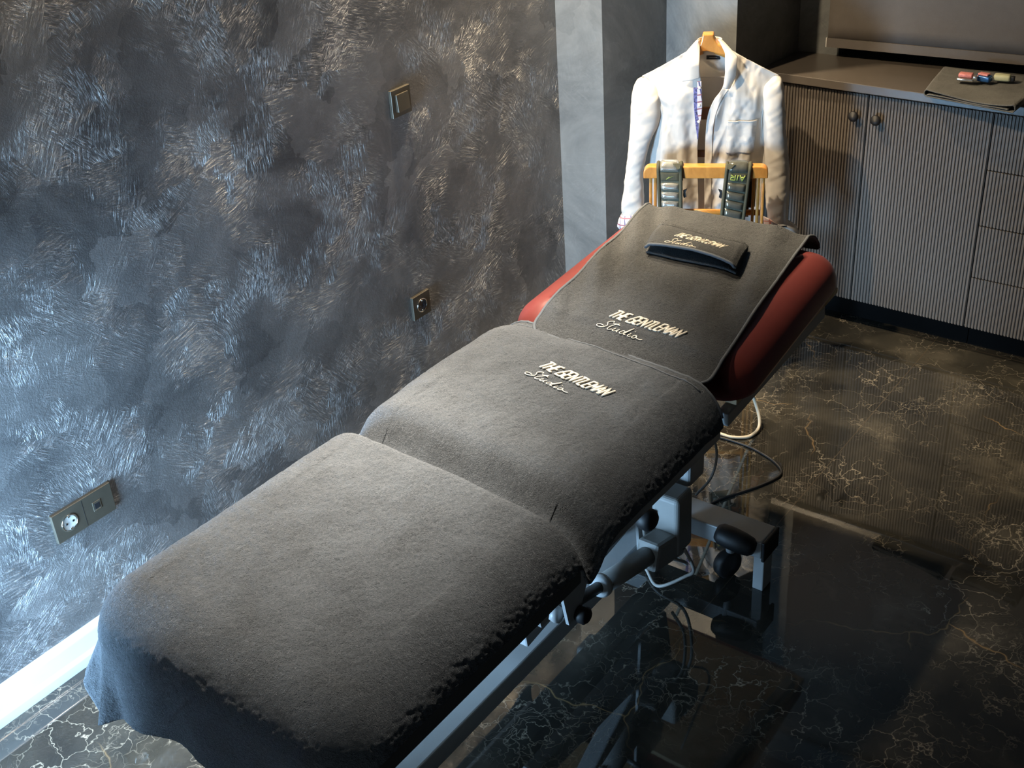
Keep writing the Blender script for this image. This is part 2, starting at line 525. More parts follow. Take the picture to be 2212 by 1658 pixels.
def pane_mat():
    m, nt, b = new_mat('window_pane')
    out = nt.nodes['Material Output']
    tr = N(nt, 'ShaderNodeBsdfTransparent'); gl = N(nt, 'ShaderNodeBsdfGlossy'); gl.inputs['Roughness'].default_value = 0.02
    fr = N(nt, 'ShaderNodeFresnel'); fr.inputs['IOR'].default_value = 1.45
    mx = N(nt, 'ShaderNodeMixShader'); nt.links.new(fr.outputs[0], mx.inputs[0]); nt.links.new(tr.outputs[0], mx.inputs[1]); nt.links.new(gl.outputs[0], mx.inputs[2])
    nt.links.new(mx.outputs[0], out.inputs['Surface'])
    return m


M['bubble'] = bubble_mat()
M['pane'] = pane_mat()
mm, nt_, b_ = new_mat('lamp_glow'); b_.inputs['Emission Color'].default_value = (*WARM, 1); b_.inputs['Emission Strength'].default_value = 6.0
M['glow'] = mm

# ------------------------------------------------------------------ the room
RX, CEIL = 3.5, 2.6
MB().box(-0.2, RX + 0.2, -1.2, 4.6, -0.1, 0.0).build('floor', M['floor'], kind='structure')
MB().box(-0.2, RX + 0.2, -1.2, 4.6, CEIL, CEIL + 0.1).build('ceiling', M['ceiling'], kind='structure')
MB().box(-0.2, 0.0, -1.2, 4.6, 0, CEIL).build('wall_left', M['wall'], kind='structure')
MB().box(RX, RX + 0.2, -1.2, 4.6, 0, CEIL).build('wall_right', M['pilaster'], kind='structure')
up3 = lambda a, b, h: (a, b, h)
MB().prism([(-0.05, 3.328), (0.181, 3.328), (0.263, 3.61), (-0.05, 3.80)], 0, CEIL, up3).build('trim_1', M['pilaster'], kind='structure')
MB().prism([(0.05, 3.60), (0.520, 3.60), (0.556, 4.000), (0.556, 4.3), (0.05, 4.3)], 0, CEIL, up3).build('trim_2', M['pilaster'], kind='structure')
# back wall with a wide window opening above the worktop
wy = lambda x: 4.000 + (x - 0.556) * 0.072
bw = MB()
WX0, WX1, WZ0, WZ1 = 0.702, 2.60, 0.876, 2.25
bw.prism([(0.5, wy(0.5)), (WX0, wy(WX0)), (WX0, 4.3), (0.5, 4.3)], 0, CEIL, up3)
bw.prism([(WX1, wy(WX1)), (RX, wy(RX)), (RX, 4.35), (WX1, 4.35)], 0, CEIL, up3)
bw.prism([(WX0, wy(WX0)), (WX1, wy(WX1)), (WX1, 4.35), (WX0, 4.3)], 0, WZ0, up3)
bw.prism([(WX0, wy(WX0)), (WX1, wy(WX1)), (WX1, 4.35), (WX0, 4.3)], WZ1, CEIL, up3)
bw.build('wall_back', M['pilaster'], kind='structure')
wn = empty('window_1', (WX0, 4.2, WZ0)); tag(wn, kind='structure')
f = MB()
for a in ((WX0, WX0 + 0.05, WZ0, WZ1), (WX1 - 0.05, WX1, WZ0, WZ1), (WX0, WX1, WZ0, WZ0 + 0.05), (WX0, WX1, WZ1 - 0.05, WZ1), (1.62, 1.67, WZ0, WZ1)):
    f.box(a[0], a[1], 4.20, 4.25, a[2], a[3], 0.004)
f.build('window_frame', M['kick'], wn)
MB().box(WX0 + 0.02, WX1 - 0.02, 4.222, 4.228, WZ0 + 0.02, WZ1 - 0.02).build('pane', M['pane'], wn)
MB().box(WX0 - 0.1, WX1 + 0.1, 4.27, 4.30, WZ0 - 0.05, WZ1 + 0.05).build('shutter', M['kick'], wn)

# walls behind the camera: a short return beside the left wall and the entrance wall, each with a low window
def window_wall(name, wname, x0, x1, y0, y1, wx0, wx1, wz0, wz1):
    MB().box(x0, wx0, y0, y1, 0, CEIL).box(wx1, x1, y0, y1, 0, CEIL).box(wx0, wx1, y0, y1, 0, wz0).box(wx0, wx1, y0, y1, wz1, CEIL).build(name, M['pilaster'], kind='structure')
    w = empty(wname, (wx0, (y0 + y1) / 2, wz0)); tag(w, kind='structure')
    ym = (y0 + y1) / 2; f = MB()
    for a in ((wx0, wx0 + 0.03, wz0, wz1), (wx1 - 0.03, wx1, wz0, wz1), (wx0, wx1, wz0, wz0 + 0.03), (wx0, wx1, wz1 - 0.03, wz1)):
        f.box(a[0], a[1], ym - 0.02, ym + 0.02, a[2], a[3], 0.004)
    f.build('window_frame', M['kick'], w)
    MB().box(wx0 + 0.02, wx1 - 0.02, ym - 0.003, ym + 0.003, wz0 + 0.02, wz1 - 0.02).build('pane', M['pane'], w)


window_wall('wall_near', 'window_2', 0, 0.70, 0.46, 0.50, 0.03, 0.62, 0.04, 0.90)
MB().box(0.64, 0.70, -1.0, 0.46, 0, CEIL).build('wall_return', M['pilaster'], kind='structure')
window_wall('wall_entrance', 'window_3', 0.70, RX, -1.0, -0.9, 1.20, 2.60, 0.10, 1.50)

# moulded baseboard along the left wall
prof = [(0, 0), (0.021, 0), (0.021, 0.024), (0.020, 0.030), (0.0165, 0.034), (0.015, 0.040), (0.0145, 0.080), (0.013, 0.090), (0.009, 0.097), (0.003, 0.100), (0, 0.100)]
o = MB().prism(prof, 0.50, 3.33, lambda a, b, h: (a, h, b)).build('baseboard_left', M['base_white'], kind='structure')
auto_smooth(o, 50)

# recessed ceiling lamps
LAMP_LABELS = ['recessed ceiling spotlight beside the left wall, farthest from the pilaster', 'recessed ceiling spotlight by the left wall, tilted at the shirt',
               'recessed ceiling spotlight straight above the light switch', 'recessed ceiling spotlight closest to the pilaster',
               'recessed ceiling spotlight over the couch, tilted at its leg section', 'recessed ceiling spotlight over the couch, tilted at its seat section']
for i, (L, *_rest) in enumerate(LAMPS):
    t = empty('ceiling_downlight', (L[0], L[1], CEIL), 0, LAMP_LABELS[i], 'ceiling light', 'recessed ceiling spotlights')
    MB().lathe([(0.045, 0.0), (0.058, 0.0), (0.058, -0.006), (0.045, -0.006), (0.045, 0.0)], (L[0], L[1], CEIL), (0, 0, 1), 28).build('trim_ring', M['base_white'], t, True)
    MB().lathe([(0.0, -0.001), (0.044, -0.001), (0.044, -0.002), (0.0, -0.002)], (L[0], L[1], CEIL), (0, 0, 1), 28).build('lamp_face', M['glow'], t)

# ------------------------------------------------------------------ switch and sockets on the left wall
def wall_plate(name, y, z, w, h, label, cat):
    t = empty(name, (0, y, z), 0, label, cat)
    MB().box(0.0, 0.011, y - w / 2, y + w / 2, z - h / 2, z + h / 2, 0.0015, 2).build('plate', M['bronze'], t)
    return t


def socket_insert(t, y, z, mat):
    o = MB().lathe([(0.0225, 0.0), (0.0225, 0.0025), (0.0205, 0.0028), (0.0195, 0.0015), (0.0195, 0.0)], (0.0105, y, z), (1, 0, 0), 32).build('chrome_ring', M['chrome'], t, True)
    MB().lathe([(0.0195, 0.0), (0.0190, 0.0016), (0.0178, 0.0009), (0.0, 0.0005)], (0.0108, y, z), (1, 0, 0), 32).build('socket_well', mat, t, True)
    c = MB()
    for a in (-0.0095, 0.0095):
        c.lathe([(0.0028, 0.0), (0.0028, 0.0012), (0.0, 0.0012)], (0.0113, y + a, z), (1, 0, 0), 12)
    c.build('pin_hole', M['socket_black'], t, True)
    for zz in (z - 0.0165, z + 0.0165):
        MB().box(0.0112, 0.0135, y - 0.0025, y + 0.0025, zz - 0.002, zz + 0.002, 0.0005).build('earth_clip', M['chrome'], t)


t = wall_plate('light_switch', 2.534, 1.049, 0.082, 0.080, 'square bronze rocker light switch high on the textured wall', 'light switch')
mxr = Matrix.Translation((0.011, 2.534, 1.049)) @ Matrix.Rotation(math.radians(-5), 4, 'Y')
MB().box(-0.004, 0.0075, -0.0255, 0.0255, -0.0255, 0.0255, 0.0015, 2, mxr).build('rocker', M['bronze'], t)
t = wall_plate('wall_socket', 2.527, 0.398, 0.081, 0.079, 'single bronze wall socket with a black well below the light switch', 'socket')
socket_insert(t, 2.527, 0.398, M['socket_black'])
t = wall_plate('double_socket', 1.2515, 0.404, 0.170, 0.081, 'double bronze wall plate with chrome socket and square data port near the baseboard', 'socket')
socket_insert(t, 1.208, 0.404, M['cord_grey'])
MB().box(0.0105, 0.0125, 1.288 - 0.012, 1.288 + 0.012, 0.392, 0.418, 0.001).build('port_frame', M['bronze'], t)
MB().box(0.0110, 0.0130, 1.288 - 0.0075, 1.288 + 0.0075, 0.398, 0.413, 0.0005).build('data_port', M['socket_black'], t)
MB().box(0.0110, 0.0132, 1.288 - 0.008, 1.288 + 0.008, 0.3935, 0.3965, 0.0005).build('port_shutter', M['chrome'], t)
MB().box(0.0108, 0.0114, 1.2505, 1.2512, 0.368, 0.440).build('plate_joint', M['socket_black'], t)

# ------------------------------------------------------------------ cabinets, worktop, blind
CF = 3.760          # plane of the door fronts


def ribbed(x0, x1, z0, z1, pitch=0.0106, depth=0.0045):
    n = max(2, int(round((x1 - x0) / pitch))); p = (x1 - x0) / n
    pr = []
    for i in range(n):
        a = x0 + i * p
        pr += [(a, CF + depth), (a + 0.14 * p, CF + depth), (a + 0.26 * p, CF + 0.0008), (a + 0.40 * p, CF), (a + 0.68 * p, CF), (a + 0.82 * p, CF + 0.0008), (a + 0.94 * p, CF + depth)]
    pr.append((x1, CF + depth))
    m = MB()
    k = len(pr)
    vs = [(x, y, z0) for x, y in pr] + [(x, y, z1) for x, y in pr] + [(x, CF + 0.02, z0) for x, y in pr] + [(x, CF + 0.02, z1) for x, y in pr]
    fs = []
    for i in range(k - 1):
        fs += [(i, i + 1, k + i + 1, k + i), (2 * k + i, 3 * k + i, 3 * k + i + 1, 2 * k + i + 1), (i, 2 * k + i, 2 * k + i + 1, i + 1), (k + i, k + i + 1, 3 * k + i + 1, 3 * k + i)]
    fs += [(0, k, 3 * k, 2 * k), (k - 1, 3 * k - 1, 4 * k - 1, 2 * k - 1)]
    m.add(vs, fs)
    return m


def knob(x, z, par):
    o = MB().lathe([(0.007, 0.0), (0.006, 0.010), (0.008, 0.014), (0.0165, 0.017), (0.0175, 0.023), (0.014, 0.028), (0.0, 0.029)], (x, CF + 0.003, z), (0, -1, 0), 24)
    return o.build('knob', M['black'], par, True)


ZB, ZT = 0.100, 0.838
c1 = empty('base_cabinet', (0.92, 3.9, 0), 0, 'ribbed taupe two-door base cabinet with black knobs beside the hanging shirt', 'cabinet')
MB().box(0.565, 1.317, CF + 0.0205, 3.985, 0.095, 0.846).build('carcass', M['taupe'], c1)
MB().box(0.565, 1.317, CF + 0.072, 3.98, 0.0, 0.095).build('plinth', M['kick'], c1)
d = ribbed(0.540, 0.9165, ZB, ZT).build('door', M['taupe'], c1); knob(0.879, 0.767, d)
d = ribbed(0.9205, 1.3165, ZB, ZT).build('door', M['taupe'], c1); knob(0.955, 0.765, d)
c2 = empty('drawer_cabinet', (1.6, 3.9, 0), 0, 'ribbed taupe drawer cabinet cut by the right edge of the picture', 'cabinet')
MB().box(1.3195, 2.12, CF + 0.0205, 3.985, 0.095, 0.846).build('carcass', M['taupe'], c2)
MB().box(1.3195, 2.12, CF + 0.072, 3.98, 0.0, 0.095).build('plinth', M['kick'], c2)
for a, b in ((0.6565, ZT), (0.4685, 0.6525), (0.2855, 0.4645), (ZB, 0.2815)):
    ribbed(1.3205, 2.12, a, b).build('drawer', M['taupe'], c2)
wt = MB().prism([(0.5345, 3.742), (2.12, 3.742), (2.12, wy(2.12) - 0.001), (0.5565, 3.9995)], 0.847, 0.876, up3)
o = wt.build('worktop', M['taupe_top'], label='smooth taupe worktop running along the tops of both ribbed cabinets', cat='worktop')
bv = o.modifiers.new('b', 'BEVEL'); bv.width = 0.0022; bv.segments = 2

bl = empty('roller_blind', (1.6, 4.0, 2.35), 0, 'plain taupe roller blind pulled down over the window behind the worktop', 'blind')
BX0, BX1 = 0.684, 2.62
by = lambda x: 3.950 + (x - BX0) * 0.098
nx = 40
P = np.zeros((nx, 30, 3))
for i in range(nx):
    for j in range(30):
        x = BX0 + (BX1 - BX0) * i / (nx - 1); z = 0.948 + (2.33 - 0.948) * j / 29
        P[i, j] = (x, by(x) + 0.003 * math.sin(x * 7 + z * 2) * (z - 0.948), z)
solid(link('blind_fabric', grid_mesh('blind_fabric', P), M['blind'], bl, True), 0.0015, 0)
MB().prism([(BX0, by(BX0) - 0.006), (BX1, by(BX1) - 0.006), (BX1, by(BX1) + 0.006), (BX0, by(BX0) + 0.006)], 0.920, 0.950, up3).build('hem_bar', M['blind'], bl)
MB().box(BX0 - 0.004, BX0, by(BX0) - 0.0065, by(BX0) + 0.0065, 0.919, 0.951, 0.001).build('hem_cap', M['blind_cap'], bl)
MB().tube([(BX0 + 0.01, by(BX0) + 0.03, 2.35), (BX1 - 0.01, by(BX1) + 0.03, 2.35)], 0.022, 16).build('roller_tube', M['blind'], bl, True)

# folded towels and small wrapped pieces on the worktop
def folded_towel(name, quad, z0, hgt, layers, mat, loop=True, sag=0.0):
    """quad: 4 xy corners (near-left, near-right, far-right, far-left). A folded cloth with open loops at the near side"""
    a, b, c, d = [np.array(q) for q in quad]
    m = MB()
    prof = []
    th = 0.0032
    # serpentine section across the width: one outer loop with inner fold
    nu = 60
    path = []
    for i in range(nu + 1):          # bottom layer left->right
        u = i / nu; path.append((u, 0.000))
    for k in range(1, 9):            # right turn
        an = -PI / 2 + PI * k / 9; path.append((1.0 + 0.030 * math.cos(an), hgt / 2 + hgt / 2 * math.sin(an)))
    for i in range(nu + 1):          # top layer right->left
        u = 1 - i / nu; path.append((u, hgt * (1 - 0.45 * math.sin(PI * u) ** 0.7)))
    for k in range(1, 9):            # left turn
        an = PI / 2 + PI * k / 9; path.append((0.030 * math.cos(an), hgt / 2 + hgt / 2 * math.sin(an)))
    for i in range(nu):              # inner layer
        u = i / nu; path.append((0.02 + u * 0.95, hgt * (0.22 + 0.05 * math.sin(u * 9)) * 0.8 + 0.002))
    nv = 34
    P = np.zeros((len(path), nv, 3))
    for j in range(nv):
        v = j / (nv - 1)
        for i, (u, z) in enumerate(path):
            p = (a * (1 - u) + b * u) * (1 - v) + (d * (1 - u) + c * u) * v
            zz = z0 + z * (1 - 0.25 * v) + 0.0025 * math.sin(u * 7 + v * 5) * (z / hgt)
            zz -= sag * max(0, (3.742 - p[1]) / 0.05)
            P[i, j] = (p[0], p[1], zz)
    o = link(name, grid_mesh(name, P), mat, None, True)
    solid(o, th, 0)
    return o


o = folded_towel('folded_towel', ((1.122, 3.706), (1.392, 3.668), (1.40, 4.012), (1.085, 3.982)), 0.8795, 0.020, 2, M['towel_grey'])
tag(o, 'grey terry towel folded flat on the worktop with small wrapped pieces on it', 'towel')
o = folded_towel('folded_towel', ((1.428, 3.690), (1.66, 3.672), (1.68, 4.012), (1.436, 4.008)), 0.8795, 0.030, 2, M['towel_grey'])
tag(o, 'grey terry towel rolled at the right edge of the picture on the worktop', 'towel')
M['pink'] = simple('pink_foil', (0.72, 0.26, 0.24), 0.35, var=0.2, scale=150)
M['silver'] = simple('silver_foil', (0.72, 0.70, 0.66), 0.18, metal=0.9)
M['bluefoil'] = simple('blue_foil', (0.03, 0.11, 0.28), 0.25, metal=0.3, var=0.25, scale=200)
M['lemon'] = simple('pale_yellow_wrapper', (0.55, 0.55, 0.34), 0.45, var=0.08)


def wrapped(name, x, y, rz, parts, label):
    t = empty(name, (x, y, 0.9005), rz, label, 'sweet', 'small wrapped pieces on the folded towel')
    mw = Matrix.Translation((x, y, 0.9005)) @ Matrix.Rotation(rz, 4, 'Z')
    for pn, mat, bx, be in parts:
        MB().box(*bx, be, 3, mw).build(pn, M[mat], t, True)
    return t


wrapped('wrapped_sweet', 1.196, 3.842, 0.1, [('pink_top', 'pink', (-0.024, 0.018, -0.014, 0.014, 0.012, 0.024), 0.004), ('silver_base', 'silver', (-0.028, 0.024, -0.017, 0.010, 0.0, 0.011), 0.004), ('twist_end', 'silver', (0.019, 0.034, -0.012, 0.010, 0.004, 0.020), 0.004)], 'pink and silver wrapped piece, leftmost on the folded towel')
wrapped('wrapped_sweet', 1.240, 3.862, -0.15, [('wrapper', 'bluefoil', (-0.024, 0.026, -0.014, 0.014, 0.0, 0.018), 0.004), ('pink_top', 'pink', (-0.014, 0.018, -0.010, 0.012, 0.0181, 0.024), 0.002)], 'blue wrapped piece with pink top, middle of the row on the towel')
wrapped('wrapped_sweet', 1.292, 3.888, 0.15, [('wrapper', 'lemon', (-0.026, 0.024, -0.015, 0.015, 0.0, 0.020), 0.007), ('dark_end', 'black', (0.0245, 0.036, -0.008, 0.010, 0.0, 0.016), 0.003)], 'pale yellow wrapped piece with dark end, rightmost on the folded towel')

# ------------------------------------------------------------------ the treatment couch
XC, HW = 0.975, 0.335
couch = empty('treatment_couch', (XC, 1.8, 0), 0, 'red padded three-section treatment couch on a white steel base under grey towels', 'treatment couch')


def rrect(x0, x1, y0, y1, r, n=8):
    pts = []
    for cx, cy, a0 in ((x1 - r, y1 - r, 0), (x0 + r, y1 - r, PI / 2), (x0 + r, y0 + r, PI), (x1 - r, y0 + r, 1.5 * PI)):
        for k in range(n + 1):
            a = a0 + PI / 2 * k / n
            pts.append((cx + r * math.cos(a), cy + r * math.sin(a)))
    return pts


def cushion(x0, x1, y0, y1, z0, z1, rc, re, fn=None, crown=0.006):
    m = MB(); rings = []
    prof = [(0.012, z0), (0.003, z0 + 0.006), (0.0, z0 + 0.016)]
    hb = z1 - z0
    prof += [(0.0, z1 - re)]
    for k in range(1, 9):
        a = PI / 2 * k / 8
        prof.append((re * (1 - math.cos(a)) * 1.25, z1 - re + re * math.sin(a)))
    for ins, dz in ((0.09, 0.35), (0.14, 0.6), (0.20, 0.85), (0.26, 0.97), (0.30, 1.0)):
        prof.append((ins, z1 + crown * dz))
    for ins, z in prof:
        rr = max(0.012, rc - ins)
        rings.append([(x, y, z) for x, y in rrect(x0 + ins, x1 - ins, y0 + min(ins, (y1 - y0) / 2 - 0.02), y1 - min(ins, (y1 - y0) / 2 - 0.02), rr)])
    n = len(rings[0])
    vs = [p for r in rings for p in r]
    fs = [(i * n + k, i * n + (k + 1) % n, (i + 1) * n + (k + 1) % n, (i + 1) * n + k) for i in range(len(rings) - 1) for k in range(n)]
    fs += [tuple(reversed(range(n))), tuple(range((len(rings) - 1) * n, len(rings) * n))]
    if fn: vs = [fn(*p) for p in vs]
    return m.add(vs, fs)


BK0, BK1, BKS = 2.135, 2.760, 0.086
back_lift = lambda y: max(0.0, y - BK0) * BKS
cushion(XC - HW + 0.012, XC + HW - 0.014, 0.868, 1.492, 0.640, 0.722, 0.06, 0.065).build('leg_section', M['red'], couch, True)
cushion(XC - HW + 0.012, XC + HW - 0.014, 1.600, 2.108, 0.640, 0.720, 0.06, 0.068).build('seat_section', M['red'], couch, True)
def backfn(x, y, z):
    k = (y - BK0) / (BK1 - BK0)
    return (x - 0.030 * k * max(0, (x - XC) / HW) - 0.010 * k * min(0, (x - XC) / HW), y, z + back_lift(y))
cushion(XC - HW + 0.002, XC + HW + 0.004, BK0, BK1, 0.640, 0.735, 0.085, 0.078, backfn, 0.008).build('back_section', M['red'], couch, True)
for nm, y0, y1, lift in (('leg_board', 0.89, 1.49, 0), ('seat_board', 1.56, 2.09, 0), ('back_board', 2.17, 2.72, 1)):
    m = MB().box(XC - HW + 0.03, XC + HW - 0.03, y0, y1, 0.624, 0.6385, 0.002)
    if lift: m.v = [(x, y, z + back_lift(y)) for x, y, z in m.v]
    m.build(nm, M['ply'], couch)
# frame rails under the sections
for s in (-1, 1):
    x = XC + s * 0.285
    MB().box(x - 0.018, x + 0.018, 0.88, 1.53, 0.560, 0.622, 0.003).build('leg_frame_rail', M['rail'], couch)
    MB().box(x - 0.018, x + 0.018, 1.56, 2.10, 0.575, 0.622, 0.003).build('seat_frame_rail', M['white_metal'], couch)
    MB().beam((x, 2.14, 0.600), (x, 2.66, 0.600 + 0.52 * BKS), 0.03, 0.035).build('back_frame_rail', M['white_metal'], couch)
MB().box(XC - 0.27, XC + 0.27, 0.885, 0.925, 0.565, 0.620, 0.003).build('frame_cross_tube', M['rail'], couch)
MB().box(XC - 0.27, XC + 0.27, 1.75, 1.79, 0.575, 0.622, 0.003).build('frame_cross_tube', M['white_metal'], couch)
# T-shaped base
MB().box(0.97, 1.045, 1.10, 2.30, 0.105, 0.160, 0.004).build('base_beam', M['white_metal'], couch)
for y in (1.075, 2.333):
    MB().box(0.640, 1.305, y - 0.042, y + 0.042, 0.105, 0.158, 0.004).build('base_crossbar', M['white_metal'], couch)
    for x0 in (0.640, 1.283):
        MB().box(x0, x0 + 0.030, y - 0.038, y + 0.012, 0.0, 0.106, 0.003).build('foot', M['white_metal'], couch)
    for x0 in (0.631, 1.3055):
        MB().box(x0, x0 + 0.009, y - 0.043, y + 0.043, 0.098, 0.159, 0.003).build('end_cap', M['black'], couch)
# pedal bar, pedal pad and transport wheel beside the crossbar
MB().lathe([(0.0, 0.0), (0.020, 0.002), (0.028, 0.014), (0.030, 0.04), (0.029, 0.075), (0.025, 0.098), (0.016, 0.108), (0.0, 0.110)], (1.185, 2.275, 0.158), (1, 0.05, -0.15), 20).build('pedal_pad', M['black'], couch, True)
MB().tube([(1.21, 2.29, 0.150), (1.21, 2.315, 0.06)], 0.011, 12).build('pedal_stem', M['white_metal'], couch, True)
MB().lathe([(0.0, -0.017), (0.034, -0.017), (0.040, -0.010), (0.040, 0.010), (0.034, 0.017), (0.0, 0.017)], (1.205, 2.305, 0.042), (0.9, -0.35, 0), 26).build('transport_wheel', M['black'], couch, True)
MB().lathe([(0.0, -0.017), (0.034, -0.017), (0.040, -0.010), (0.040, 0.010), (0.034, 0.017), (0.0, 0.017)], (0.72, 2.305, 0.042), (0.9, 0.35, 0), 26).build('transport_wheel', M['black'], couch, True)
# lifting column and scissor arm
MB().box(0.80, 1.165, 2.165, 2.245, 0.350, 0.432, 0.012, 3).build('lift_cross_tube', M['white_metal'], couch)
MB().box(1.128, 1.146, 2.1610, 2.1655, 0.384, 0.402, 0.001).build('tube_hole', M['black'], couch)
MB().prism([(2.09, 0.13), (2.22, 0.13), (2.25, 0.30), (2.20, 0.60), (2.06, 0.60), (2.07, 0.36)], 0.965, 0.973, lambda a, b, h: (h, a, b)).build('column_plate', M['white_metal'], couch)
MB().prism([(2.09, 0.13), (2.22, 0.13), (2.25, 0.30), (2.20, 0.60), (2.06, 0.60), (2.07, 0.36)], 1.062, 1.070, lambda a, b, h: (h, a, b)).build('column_plate', M['white_metal'], couch)
MB().beam((1.02, 2.24, 0.30), (1.02, 1.62, 0.23), 0.075, 0.055, 0.005).build('lift_arm', M['white_metal'], couch)
MB().beam((1.02, 2.10, 0.36), (1.02, 1.72, 0.57), 0.05, 0.05, 0.005).build('scissor_strut', M['white_metal'], couch)
# motor, gearbox and linear actuator for the leg section
MB().box(1.108, 1.185, 2.075, 2.150, 0.205, 0.375, 0.012, 4).build('motor_housing', M['plastic_grey'], couch)
a, b = Vector((1.15, 2.13, 0.222)), Vector((1.15, 1.625, 0.352))
dr = (b - a).normalized()
MB().beam(a, a + dr * 0.15, 0.062, 0.075, 0.010).build('gearbox', M['plastic_grey'], couch)
MB().tube([a + dr * 0.14, a + dr * 0.36], 0.024, 20).build('actuator_tube', M['plastic_grey'], couch, True)
MB().lathe([(0.0235, 0.0), (0.028, 0.002), (0.028, 0.012), (0.025, 0.015), (0.0235, 0.02)], a + dr * 0.345, dr, 24).build('tube_collar', M['white_metal'], couch, True)
MB().tube([a + dr * 0.34, b], 0.0135, 16).build('actuator_rod', M['rail'], couch, True)
MB().lathe([(0.0, -0.010), (0.017, -0.010), (0.019, 0), (0.017, 0.010), (0.0, 0.010)], b + dr * 0.012, (1, 0, 0), 20).build('rod_end', M['white_metal'], couch, True)
# brackets hanging from the hinge
bp = [(1.545, 0.622), (1.80, 0.622), (1.80, 0.500), (1.735, 0.445), (1.680, 0.410), (1.645, 0.345), (1.608, 0.345), (1.585, 0.46)]
MB().prism(bp, 1.178, 1.186, lambda a, b, h: (h, a, b)).build('bracket_plate', M['white_metal'], couch)
MB().prism(bp, 1.112, 1.120, lambda a, b, h: (h, a, b)).build('bracket_plate', M['white_metal'], couch)
MB().prism([(1.47, 0.600), (1.545, 0.600), (1.540, 0.47), (1.525, 0.425), (1.500, 0.425)], 1.186, 1.194, lambda a, b, h: (h, a, b)).build('hinge_plate', M['white_metal'], couch)
MB().lathe([(0.0, 0.0), (0.017, 0.001), (0.020, 0.006), (0.020, 0.022), (0.014, 0.028), (0.0, 0.029)], (1.187, 1.640, 0.358), (1, 0, 0), 24).build('clamp_knob', M['black'], couch, True)
MB().lathe([(0.0, 0.0), (0.022, 0.002), (0.027, 0.010), (0.027, 0.030), (0.020, 0.038), (0.0, 0.040)], (1.165, 1.935, 0.418), (1, -0.1, 0), 24).build('clamp_knob', M['black'], couch, True)
MB().tube([(1.10, 1.945, 0.418), (1.168, 1.935, 0.418)], 0.008, 10).build('knob_shaft', M['rail'], couch, True)


def smooth_path(pts, n=12, closed=False):
    P = [Vector(p) for p in pts]; out = []
    m = len(P)
    for i in range(m if closed else m - 1):
        p0 = P[(i - 1) % m] if closed or i > 0 else P[0] * 2 - P[1]
        p1 = P[i]; p2 = P[(i + 1) % m]
        p3 = P[(i + 2) % m] if closed or i + 2 < m else P[-1] * 2 - P[-2]
        for k in range(n):
            t = k / n
            out.append(0.5 * ((2 * p1) + (-p0 + p2) * t + (2 * p0 - 5 * p1 + 4 * p2 - p3) * t * t + (-p0 + 3 * p1 - 3 * p2 + p3) * t ** 3))
    if not closed: out.append(P[-1])
    return out


# cords looped round the motor
MB().tube(smooth_path([(1.135, 2.20, 0.60), (1.150, 2.262, 0.49), (1.170, 2.290, 0.40), (1.170, 2.270, 0.330), (1.15, 2.225, 0.29)]), 0.0035, 8).build('motor_cord', M['cord_grey'], couch, True)
MB().tube(smooth_path([(1.120, 2.066, 0.33), (1.105, 2.05, 0.285), (1.125, 2.04, 0.25), (1.17, 2.06, 0.215), (1.19, 2.10, 0.18), (1.16, 2.16, 0.12), (1.10, 2.20, 0.10)]), 0.0045, 8).build('motor_cord', M['cord_grey'], couch, True)
MB().tube(smooth_path([(1.19, 2.10, 0.22), (1.20, 2.13, 0.14), (1.15, 2.18, 0.06), (1.08, 2.16, 0.01), (1.02, 2.2, 0.012)]), 0.0045, 8).build('motor_cord', M['cord_grey'], couch, True)

# loose cables on the floor behind the couch
o = MB().tube(smooth_path([(0.80, 2.86, 0.006), (0.86, 2.888, 0.006), (0.915, 2.893, 0.006), (0.958, 2.93, 0.006), (0.957, 2.99, 0.02), (0.915, 3.02, 0.09), (0.88, 2.96, 0.25), (0.86, 2.80, 0.46), (0.84, 2.68, 0.60)]), 0.0055, 10).build('power_cable', M['cord_white'], None, True)
tag(o, 'cream power cable curling over the marble behind the couch', 'cable')
o = MB().tube(smooth_path([(0.80, 2.85, 0.0045), (0.87, 2.872, 0.0045), (0.95, 2.876, 0.0045), (1.015, 2.866, 0.0045), (1.09, 2.835, 0.0045), (1.125, 2.79, 0.0045), (1.10, 2.71, 0.0045), (1.03, 2.58, 0.0045), (0.99, 2.44, 0.0045)]), 0.004, 8).build('power_cable', M['black'], None, True)
tag(o, 'thin black cable lying straight on the marble behind the couch', 'cable')


# ------------------------------------------------------------------ big bath towel over leg and seat sections
TR = 0.110
HX = HW + 0.010 - TR
TY0 = 0.832
TZ = 0.738


def crease(x, y):
    yc = 1.527 - 0.02 * (x - XC) / 0.33
    d = y - yc
    return np.where(d < 0, np.exp(-(d / 0.022) ** 2), np.exp(-(d / 0.052) ** 2))


def towel_top(x, y):
    """height of the lying part of the big towel"""
    x = np.asarray(x, float); y = np.asarray(y, float)
    crown = 0.010 * (1 - np.clip(np.abs(x - XC) / 0.33, 0, 1) ** 2)
    z = TZ + crown - 0.066 * crease(x, y)
    z = z - 0.030 * np.clip((y - 2.02) / 0.09, 0, 1) ** 2
    z = z + 0.0050 * fbm(x * 5, y * 4, 3, 3) + 0.0026 * fbm(x * 22, y * 16, 9, 2)
    # shallow pull folds towards the right end of the seat
    z = z + 0.0022 * np.sin((x * 0.75 + y) * 60) * np.clip((y - 1.6) / 0.4, 0, 1) * np.clip((x - 1.05) / 0.2, 0, 1)
    return z


